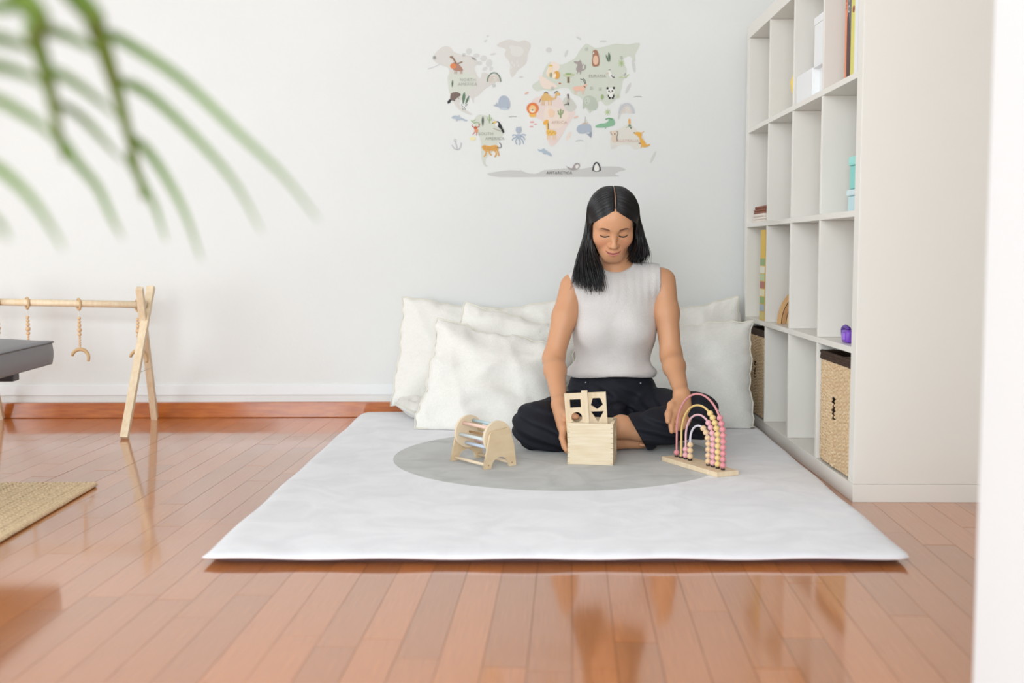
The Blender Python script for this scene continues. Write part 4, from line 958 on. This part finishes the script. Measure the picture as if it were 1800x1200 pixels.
def cap(a, b, ra, rb):
    a = np.array(a, float); b = np.array(b, float); ab = b-a; l2 = max(1e-9, ab@ab); r = max(ra, rb)
    def f(X, Y, Z):
        x, y, z = X-a[0], Y-a[1], Z-a[2]; t = np.clip((x*ab[0]+y*ab[1]+z*ab[2])/l2, 0, 1)
        return np.sqrt((x-t*ab[0])**2+(y-t*ab[1])**2+(z-t*ab[2])**2) - (ra+(rb-ra)*t)
    return f, np.minimum(a, b)-r, np.maximum(a, b)+r
def ell(c, r, R=None, infl=0.0):
    c = np.array(c, float); r = np.array(r, float)+infl; R = np.eye(3) if R is None else np.array(R); m = max(r)
    def f(X, Y, Z):
        p = (X-c[0], Y-c[1], Z-c[2]); q = [p[0]*R[0, i]+p[1]*R[1, i]+p[2]*R[2, i] for i in range(3)]
        k0 = np.sqrt(sum((q[i]/r[i])**2 for i in range(3))); k1 = np.sqrt(sum((q[i]/r[i]**2)**2 for i in range(3)))
        return k0*(k0-1)/np.maximum(k1, 1e-6)
    return f, c-m, c+m
def axis_grid(lo, hi, fine, h0, h1):
    out = [lo]
    while out[-1] < hi:
        x = out[-1]; inside = any(a <= x <= b for a, b in fine); out.append(x + (h1 if inside else h0))
    return out

# head frame: local x to picture right, y out of the face, z up
TH = math.radians(29); HS = 0.915
fw = Vector((0, -math.cos(TH), -math.sin(TH))); upv = Vector((0, -math.sin(TH), math.cos(TH))); xv = Vector((1, 0, 0))
eye_w = P(1079.5, 409.5, 3.558); HC = eye_w - fw*(0.085*HS)
HR = np.array([[xv[i], fw[i], upv[i]] for i in range(3)])
def hd(x, y, z):
    if z < -0.02: z = -0.02 + (z+0.02)*1.13
    return HC + xv*(x*HS) + fw*(y*HS) + upv*(z*HS)
def hell(c, r): return ell(hd(*c), np.array(r)*HS, HR)
def hcap(a, b, ra, rb): return cap(hd(*a), hd(*b), ra*HS, rb*HS)
def head_prims():
    L = [(hell((0, -.005, .022), (.073, .092, .084)), .01, 'u'), (hell((0, .030, -.028), (.0625, .058, .074)), .03, 'u'),
         (hell((0, .056, -.086), (.030, .028, .026)), .03, 'u'), (hcap((-.046, .010, -.055), (-.018, .062, -.095), .016, .014), .025, 'u'), (hcap((.046, .010, -.055), (.018, .062, -.095), .016, .014), .025, 'u'),
         (hell((0, .050, .034), (.052, .036, .036)), .03, 'u')]
    for s in (-1, 1):
        L += [(hell((s*.039, .056, -.034), (.025, .024, .026)), .022, 'u'), (hcap((s*.012, .082, .016), (s*.042, .072, .017), .0085, .007), .016, 'u'),
              (hell((s*.031, .098, -.004), (.018, .015, .011)), .012, 's'), (hell((s*.031, .0695, -.005), (.0155, .0155, .0125)), .005, 'u'),
              (hell((s*.0765, -.012, -.016), (.007, .017, .029)), .006, 'u')]
    L += [(hcap((0, .083, .008), (0, .103, -.034), .0068, .0082), .012, 'u'), (hell((0, .1055, -.039), (.0115, .0105, .0095)), .008, 'u'),
          (hell((-.0122, .094, -.042), (.0072, .0092, .0070)), .006, 'u'), (hell((.0122, .094, -.042), (.0072, .0092, .0070)), .006, 'u'),
          (hell((-.0065, .099, -.0485), (.0036, .005, .0028)), .003, 's'), (hell((.0065, .099, -.0485), (.0036, .005, .0028)), .003, 's'),
          (hell((0, .074, -.068), (.030, .020, .022)), .02, 'u')]
    for s in (-1, 1):   # smiling lips
        L += [(hcap((0, .0925, -.0655), (s*.012, .0905, -.0650), .0042, .0038), .004, 'u'), (hcap((s*.012, .0905, -.0650), (s*.0272, .0775, -.0590), .0038, .0016), .004, 'u'),
              (hcap((0, .0912, -.0745), (s*.011, .0890, -.0730), .0052, .0044), .004, 'u'), (hcap((s*.011, .0890, -.0730), (s*.0262, .0770, -.0603), .0044, .0015), .004, 'u'),
              (hcap((s*.029, .074, -.050), (s*.033, .068, -.066), .002, .002), .006, 's')]
    L += [(hcap((0, .0965, -.0695), (-.012, .0945, -.0688), .0019, .0018), .002, 's'), (hcap((0, .0965, -.0695), (.012, .0945, -.0688), .0019, .0018), .002, 's'),
          (hcap((-.012, .0945, -.0688), (-.0275, .080, -.0597), .0018, .0014), .002, 's'), (hcap((.012, .0945, -.0688), (.0275, .080, -.0597), .0018, .0014), .002, 's')]
    return L
# torso landmarks
SH_L = P(1007, 503, 3.70); SH_R = P(1165, 494, 3.70)
def torso(i=0.0):
    px = lambda u, v, Y: P(u, v, Y)
    L = [(ell(px(1074, 742, 3.755), (.160, .105, .088), infl=i), .03), (ell(px(1075, 668, 3.735), (.131, .092, .120), infl=i), .05),
         (ell(px(1080, 585, 3.715), (.131, .090, .125), infl=i), .05), (ell(px(1083, 530, 3.71), (.136, .080, .095), infl=i), .05), (ell(px(1084, 507, 3.695), (.098, .062, .046), infl=i), .04),
         (cap(px(1022, 503, 3.70), px(1148, 496, 3.70), .046+i, .046+i), .04), (cap(px(1056, 484, 3.70), px(1018, 494, 3.70), .030+i, .030+i), .03), (cap(px(1110, 478, 3.70), px(1152, 485, 3.70), .030+i, .030+i), .03)]
    for u in (1048, 1113): L.append((ell(px(u, 578, 3.665), (.052, .050, .052), infl=i), .04))
    return L
EL_L, WR_L = P(973, 630, 3.645), P(983, 706, 3.475)
EL_R, WR_R = P(1180, 626, 3.645), P(1198, 691, 3.475)
def arms():
    L = []
    for sh, el, wr in ((SH_L, EL_L, WR_L), (SH_R, EL_R, WR_R)):
        mid = sh.lerp(el, 0.42); fm = el.lerp(wr, 0.28)
        L += [(cap(sh, mid, .0415, .0385), .02), (cap(mid, el, .0385, .0325), .02), (cap(el, fm, .0325, .0335), .02), (cap(fm, wr, .0325, .0225), .02)]
    return L
def chain(pts, rs, k=.004): return [(cap(a, b, r0, r1), k) for a, b, r0, r1 in zip(pts, pts[1:], rs, rs[1:])]
def B(x, y, z):   # point in the shape sorter's own frame
    c, s_ = math.cos(sb.rotation_euler.z), math.sin(sb.rotation_euler.z); l = sb.location
    return Vector((l.x+c*x-s_*y, l.y+s_*x+c*y, l.z+z))
def hands():
    L = []
    # her right hand: palm and four fingers along the box's left side, thumb hooked over its rear edge
    mc = [B(-.023, .078, .092), B(-.026, .094, .089), B(-.026, .110, .086), B(-.024, .124, .084)]
    ends = [[B(-.024, .060, .066), B(-.016, .050, .046), B(-.0095, .045, .034)], [B(-.025, .080, .060), B(-.017, .072, .038), B(-.0095, .068, .026)],
            [B(-.025, .099, .058), B(-.017, .092, .038), B(-.0095, .089, .027)], [B(-.023, .117, .062), B(-.016, .112, .047), B(-.0095, .109, .038)]]
    for m, e, r in zip(mc, ends, (.0088, .0090, .0086, .0076)):
        L += chain([WR_L.lerp(m, .12), m], [.0185, .0125], .016); L += chain([m]+e, [.0112, r, r*.94, r*.82])
    L += chain([WR_L.lerp(mc[0], .3), B(-.016, .100, .124), B(.002, .082, .1315), B(.018, .072, .1275)], [.0165, .0115, .0098, .0084], .008)
    # her left hand: hanging down to the abacus, thumb and forefinger on the pink wire
    k1 = [P(1186, 722, 3.425), P(1195, 726, 3.43), P(1204, 726, 3.44), P(1211, 723, 3.45)]
    e1 = [[P(1182, 738, 3.405), P(1180, 750, 3.392), P(1180.5, 758, 3.386)], [P(1193, 742, 3.405), P(1190, 752, 3.40), P(1186, 757, 3.40)],
          [P(1203, 741, 3.42), P(1200, 750, 3.415), P(1195, 754, 3.412)], [P(1211, 737, 3.435), P(1208, 745, 3.43), P(1204, 749, 3.425)]]
    for m, e, r in zip(k1, e1, (.0085, .0088, .0084, .0074)):
        L += chain([WR_R.lerp(m, .12), m], [.0180, .0125], .016); L += chain([m]+e, [.0110, r, r*.94, r*.82])
    L += chain([WR_R.lerp(k1[0], .3), P(1180, 712, 3.43), P(1174.5, 728, 3.405), P(1174, 740, 3.39)], [.0165, .0115, .0096, .0080], .008)
    return L
HIP_L, HIP_R = P(1040, 740, 3.74), P(1118, 738, 3.74)
KN_L, KN_R = P(941, 746, 3.50), P(1226, 729, 3.50)
def legs(i=0.0):
    return [(cap(HIP_L, KN_L, .082+i, .058+i), .03), (cap(HIP_R, KN_R, .080+i, .056+i), .03),
            (cap(KN_L+Vector((0, -.01, -.01)), P(1040, 768, 3.480), .050+i, .034+i), .02),
            (cap(KN_R+Vector((0, -.01, -.012)), P(1120, 756, 3.465), .050+i, .036+i), .02)]
def feet():
    L = [(cap(P(1125, 755, 3.465), P(1092, 750, 3.458), .036, .034), .015), (cap(P(1092, 750, 3.458), P(1046, 766, 3.458), .034, .024), .015), (cap(P(1046, 768, 3.458), P(985, 775, 3.465), .024, .020), .01),
         (cap(P(1040, 768, 3.480), P(1085, 775, 3.495), .03, .024), .015), (cap(P(1085, 776, 3.495), P(1128, 777, 3.505), .022, .020), .01)]
    for k in range(5): L.append((cap(P(1126, 772+k*2.4, 3.51-k*.012), P(1140+(2-abs(k-1))*1.0, 773+k*2.4, 3.508-k*.012), .0085-.0008*k, .007-.0006*k), .004))
    return L
hb = [HC.x-.085, HC.x+.085]
vol = Vol(axis_grid(P(890, 700, 3.5).x, P(1280, 700, 3.5).x, [hb], .0032, .0018), axis_grid(3.285, 3.87, [(HC.y-.13, HC.y-.02), (3.30, 3.46)], .0034, .0018), axis_grid(MATZ-.004, HC.z+.13, [(HC.z-.13, HC.z+.05)], .0034, .0018))
for p, k, m_ in head_prims(): vol.add(p, k, m_)
NK0, NK1 = P(1084, 494, 3.705), hd(0, -.036, -.045)
vol.add(cap(NK0, NK1, .049, .046), .012)
for p, k in torso(-.008): vol.add(p, min(k, .03))
for p, k in arms(): vol.add(p, k)
for p, k in legs(-.012): vol.add(p, k)
for p, k in feet(): vol.add(p, k)
for p, k in hands(): vol.add(p, k)
vol.d = np.maximum(vol.d, (MATZ+.0012-vol.ax[2])[None, None, :]); body, V = vol.mesh('body'); vd = vol.d
# skin colour: lips and cheeks as pigment in head space
rel = (V - np.array(HC)) @ HR / HS
lx, ly, lz = rel[:, 0], rel[:, 1], rel[:, 2]
base_c = np.array(rgb(213, 156, 117)[:3]); lip = np.array(rgb(190, 108, 100)[:3]); blush = np.array(rgb(220, 148, 116)[:3]); pale = np.array(rgb(222, 178, 150)[:3])
lz = np.where(lz < -.02, -.02+(lz+.02)/1.13, lz); zl = -.0695 + .0095*(np.abs(lx)/.0270)**2
thk = np.where(lz > zl, .0052, .0076)*np.clip(1-(lx/.0275)**2, 0, 1)+.0006
wl = np.clip((1.2-np.abs(lz-zl)/thk)/.4, 0, 1)*(np.abs(lx) < .028)*(ly > .06)
wb = np.exp(-((np.abs(lx)-.042)/.02)**2-((lz+.04)/.02)**2)*(ly > .03)*0.6
C4 = base_c*(1-wb)[:, None]+blush*wb[:, None]; C4 = C4*(1-wl*.85)[:, None]+lip*(wl*.85)[:, None]
at = body.color_attributes.new('skin_tone', 'FLOAT_COLOR', 'POINT'); at.data.foreach_set('color', np.concatenate([C4, np.ones((len(V), 1))], 1).astype(f4).ravel())
SKIN = mat('skin', rgb(213, 156, 117), 0.5, sss=0.12, bump=0.00012, bscale=900)
nt = SKIN.node_tree; va = nt.nodes.new('ShaderNodeVertexColor'); va.layer_name = 'skin_tone'; nt.links.new(va.outputs[0], nt.nodes['Principled BSDF'].inputs['Base Color'])
woman = thing('person', 'smiling woman in white sleeveless top and black trousers sitting cross-legged', 'person', (HC.x, 3.6, MATZ))
wlink('body', body, SKIN, woman, True)
def surf(x, z, lift=0.0):   # front of the face in head space
    ys = np.linspace(.125, .03, 220); pts = np.array([hd(x, y, z) for y in ys]); ii = []
    g = []
    for k in range(3): g.append(np.clip(np.searchsorted(vol.ax[k], pts[:, k]), 0, len(vol.ax[k])-1))
    dd = vd[g[0], g[1], g[2]]; j = int(np.argmax(dd < 0.0002)); return hd(x, ys[j]+lift, z)
LASH = mat('lash', rgb(28, 20, 18), 0.6); BROW = mat('brow', rgb(112, 78, 60), 0.9)
for s_ in (-1, 1):
    pts = [surf(s_*x, z, .0012) for x, z in ((.0160, -.0095), (.022, -.0125), (.030, -.0145), (.038, -.0138), (.0475, -.0105))]
    c = catmull(pts, 5); n = len(c); wlink('eyelashes', tube(c, [.0007+.0012*math.sin(math.pi*min(1, .15+.8*i/(n-1))) for i in range(n)], 6), LASH, woman, True)
    pts = [surf(s_*x, z, -.0003) for x, z in ((.0165, .0155), (.024, .0172), (.034, .0186), (.043, .0176), (.050, .0135))]
    c = catmull(pts, 5); n = len(c); wlink('eyebrow', tube(c, [.0006+.0018*math.sin(math.pi*min(1, .2+.8*i/(n-1))) for i in range(n)], 6), BROW, woman, True)
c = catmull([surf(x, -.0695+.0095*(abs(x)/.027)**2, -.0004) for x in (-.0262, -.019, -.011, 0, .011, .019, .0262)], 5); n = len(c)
wlink('mouth_crease_shade', tube(c, [.0003+.0006*math.sin(math.pi*i/(n-1)) for i in range(n)], 6), mat('mouth_crease_shade', rgb(128, 66, 60), 0.6), woman, True)  # dark tube in the mouth crease, shade between the lips put in as colour
bm = bmesh.new(); er = hd(-.0775, .002, -.040); add_sphere(bm, er, .0022, 10, 8); wlink('earring', bm, mat('gold', rgb(214, 176, 96), 0.25, metal=1.0), woman, True)

# sleeveless top
def noise3(V, seed, n=10, f0=20, f1=70):
    r = np.random.default_rng(seed); o = np.zeros(np.broadcast(*V).shape, f4)
    for k in range(n):
        d = r.normal(size=3); d /= np.linalg.norm(d); f = r.uniform(f0, f1); o += np.sin((V[0]*d[0]+V[1]*d[1]+V[2]*d[2])*f + r.uniform(0, 6.28)).astype(f4)
    return o/n
tv = Vol(np.arange(P(965, 600, 3.7).x, P(1200, 600, 3.7).x, .0032), np.arange(3.56, 3.84, .0034), np.arange(P(1080, 690, 3.7).z, P(1080, 440, 3.7).z, .0032))
for p, k in torso(.005)[1:]: tv.add(p, k)
hem = P(1075, 664, 3.64).z
tv.add(ell((P(1075, 655, 3.735).x, 3.735, hem+.01), (.140, .098, .03)), .03)
G3 = tv.pts((slice(None),)*3)
nk = P(1084, 436, 3.63); nf = cap((nk.x, 3.50, nk.z-.006), (nk.x, 3.80, nk.z+.014), .079, .079)
yoke = np.clip((nf[0](*G3)-.004)/.03, 0, 1)*np.clip((G3[2]-P(1080, 545, 3.62).z)/.05, 0, 1)
tv.d += (0.0040*noise3(G3, 3, 12, 40, 120)*(0.25+0.75*np.clip((nf[0](*G3)-.004)/.03, 0, 1)) + 0.0006*np.sin(G3[0]*260+3*noise3(G3, 9, 6, 20, 60))*yoke).astype(f4)
tv.d += (-0.004*np.exp(-((G3[2]-hem-.012)/.012)**2)).astype(f4)
zc = G3[2]
def px_x(u, v): return P(u, v, 3.68).x
zA, zB = P(1080, 470, 3.68).z, P(1080, 550, 3.68).z
tt = np.clip((zc-zB)/(zA-zB), 0, 1.3)
xL = px_x(1001, 540) + (px_x(1001, 480)-px_x(1001, 540)) - .010*np.clip((tt-.7)/.3, 0, 1.3)*1.6 + .006*np.sin(np.clip(tt, 0, 1)*3.14)
xR = px_x(1158, 540) + .002*tt
below = np.clip((zB-zc)/.03, 0, 1)*0.08
tv.d = np.maximum(tv.d, np.maximum((xL-below-G3[0]), (G3[0]-xR-below)).astype(f4))
tv.d = np.maximum(tv.d, (hem - zc + .004*np.sin(G3[0]*25)).astype(f4)+0*tv.d)
nk = P(1084, 436, 3.63); tv.add(nf, .004, 's')
me, _ = tv.mesh('top'); wlink('sleeveless_top', me, TOPCLOTH, woman, True)

# trousers
pv = Vol(np.arange(P(885, 740, 3.45).x, P(1282, 740, 3.45).x, .0034), np.arange(3.345, 3.88, .0036), np.arange(MATZ-.006, P(1080, 655, 3.7).z, .0034))
pv.add(torso(.004)[0][0], .03); pv.add(ell(P(1075, 680, 3.735), (.141, .098, .09)), .03)
for p, k in legs(.011): pv.add(p, k)
for a_, b_, r0, r1 in ((KN_L+Vector((.02, -.01, -.02)), P(1010, 770, 3.47), .050, .036), (P(1000, 716, 3.66), KN_L+Vector((.03, .02, .004)), .052, .048), (P(1160, 712, 3.66), KN_R+Vector((-.03, .02, .008)), .052, .048), (P(1180, 745, 3.48), P(1118, 762, 3.46), .050, .052), (P(1075, 725, 3.70), P(1080, 730, 3.62), .07, .045)): pv.add(cap(a_, b_, r0, r1), .03)
G3 = pv.pts((slice(None),)*3)
pv.d += (0.0055*noise3(G3, 21, 10, 18, 60) + 0.0042*np.sin((G3[0]*0.5+G3[2]*1.3-G3[1]*0.5)*120 + 4*noise3(G3, 5, 6, 10, 40))*np.clip((.15-np.abs(G3[2]-.09))/.1, 0, 1)).astype(f4)
c0, c1 = P(1102, 726, 3.40), P(1138, 790, 3.40)
nx_, nz_ = (c1.z-c0.z), -(c1.x-c0.x); nl = math.hypot(nx_, nz_); nx_, nz_ = nx_/nl, nz_/nl
cuff = ((G3[0]-c0.x)*nx_ + (G3[2]-c0.z)*nz_)      # signed distance from the right cuff line
front = (G3[1] < 3.54) & (G3[0] > P(1030, 740, 3.42).x) & (G3[0] < P(1165, 740, 3.42).x)
if (P(1180, 740, 3.4).x-c0.x)*nx_ + (P(1180, 740, 3.4).z-c0.z)*nz_ > 0: cuff = -cuff
pv.d = np.where(front, np.maximum(pv.d, cuff.astype(f4)), pv.d)
pv.d = np.maximum(pv.d, (G3[2]-P(1075, 662, 3.66).z).astype(f4))
pv.d = np.maximum(pv.d, (MATZ+.0008-G3[2]).astype(f4)); me, _ = pv.mesh('trousers'); tr = wlink('trousers', me, BLACKCLOTH, woman, True)
for u, v in ((1029.5, 672), (1126, 673.5)):
    bm = bmesh.new(); add_sphere(bm, P(u, v, 3.638), (.0026, .0020, .0026), 10, 8); o = wlink('button', bm, mat('silver', rgb(190, 190, 196), 0.3, metal=1.0), woman, True)

# hair: a mass under combed locks
hv = Vol(np.arange(P(990, 450, 3.6).x, P(1150, 450, 3.6).x, .003), np.arange(3.44, 3.80, .003), np.arange(P(1080, 525, 3.6).z, HC.z+.14, .003))
hv.add(hell((.002, -.010, .026), (.0845, .0965, .0900)), .01)
for pts, rs in (([hd(-.070, .0, .0), P(1033, 430, 3.645), P(1029, 465, 3.62), P(1035, 490, 3.60)], [.010, .014, .016, .011]), ([hd(-.062, -.03, .0), P(1040, 440, 3.675), P(1032, 475, 3.64)], [.014, .018, .014]),
                ([hd(.070, -.012, .0), P(1125, 425, 3.665), P(1124, 446, 3.68)], [.010, .013, .010]), ([hd(.05, -.05, -.01), P(1108, 440, 3.72), P(1112, 456, 3.73)], [.04, .035, .025]), ([hd(-.03, -.06, -.01), P(1062, 450, 3.73), P(1060, 470, 3.73)], [.045, .04, .03])):
    for p, k in chain(pts, rs, .02): hv.add(p, k)
hv.add(hell((0, .118, -.034), (.0635, .088, .112)), .006, 's')
me, _ = hv.mesh('hair'); hair = wlink('hair', me, HAIR, woman, True)
hc = np.array((.002, -.010, .026))
def hs(v, lift): v = np.array(v, float); v = v/np.linalg.norm(v); q = hc + v*np.array((.0855, .0970, .0905))*(1+lift); return hd(*q)
bm = bmesh.new(); rr = random.Random(5)
ENDL = [[(1041, 410, 3.612), (1043, 438, 3.622), (1055, 472, 3.598), (1062, 513, 3.590)], [(1033, 410, 3.628), (1028, 448, 3.612), (1031, 480, 3.592), (1040, 514, 3.580)], [(1029, 410, 3.660), (1019, 448, 3.630), (1011, 482, 3.606), (1008, 504, 3.598)]]
ENDR = [[(1118, 408, 3.612), (1118, 430, 3.624), (1112, 448, 3.645), (1107, 460, 3.66)], [(1126, 405, 3.635), (1130, 428, 3.64), (1129, 447, 3.65), (1123, 463, 3.66)], [(1129, 405, 3.67), (1134, 428, 3.675), (1136, 447, 3.675), (1131, 460, 3.68)]]
def mixp(T, a):
    out = []
    for k in range(4):
        if a < .5: f = a*2; p, q = T[0][k], T[1][k]
        else: f = a*2-1; p, q = T[1][k], T[2][k]
        out.append(P(*[p[i]+(q[i]-p[i])*f for i in range(3)]))
    return out
for s_, T, N_, dy_ in ((-1, ENDL, 230, 0), (1, ENDR, 190, 0), (-1, ENDL, 150, .014), (1, ENDR, 90, .014), (-1, ENDL, 110, .028)):
    for k in range(N_):
        a = (k+rr.random()*.8)/N_; ph = math.radians(33 + 112*a**1.1); lift = .012+rr.random()*.03
        root = (s_*.0015, math.cos(ph), math.sin(ph)); side = np.array((s_*1.0, .45*(1-a)**1.5-.28*a, -.25*(1-a)-.10*a)); pts = []
        for psi in (2, 22, 44, 64, 80):
            r_ = math.radians(psi); v = np.array(root)*math.cos(r_)+side*math.sin(r_); pts.append(hs(v, lift*min(1, .25+psi/30)))
        E_ = mixp(T, min(1, max(0, a+rr.gauss(0, .05)))); j = Vector((rr.gauss(0, .0025), rr.gauss(0, .004), 0)); E_ = [e+Vector((0, dy_, 0)) for e in E_]; cut = rr.random()**2*.55
        E_ = [e+j*(0.3+q*.7)+Vector((rr.gauss(0, .0016), rr.gauss(0, .0025), 0)) for q, e in enumerate(E_)]
        E_[3] = E_[3].lerp(E_[2], cut)
        c = catmull(pts+E_[(0 if a < .75 else 0):], 4); n = len(c); w0 = rr.uniform(.0018, .0042)
        add_tube(bm, c, [w0*(.25+.75*min(1, i/6))*(1 if i < n-8 else max(.12, (n-1-i)/8)) for i in range(n)], 5, flat=.6)
# a few stray strands
for k in range(26):
    s_ = rr.choice((-1, 1)); a = rr.random(); T = ENDL if s_ < 0 else ENDR; E_ = mixp(T, a); j = Vector((s_*abs(rr.gauss(0, .006)), rr.gauss(0, .006), 0))
    c = catmull([e+j*(q*.6) for q, e in enumerate(E_)]+[E_[3]+j*2+Vector((0, 0, -.006))], 4); n = len(c); add_tube(bm, c, [.0007*(1-i/n)+.0002 for i in range(n)], 4)
pt_ = [hs((0.004, math.cos(math.radians(x)), math.sin(math.radians(x))), .014) for x in range(38, 100, 6)]
wlink('parting', tube(pt_, [.0011*(1-abs(2*i/(len(pt_)-1)-1)**3)+.0003 for i in range(len(pt_))], 6), mat('scalp', rgb(190, 146, 118), 0.6), hair, True)
o = wlink('hair_locks', bm, HAIR, hair, True); o['kind'] = 'stuff'
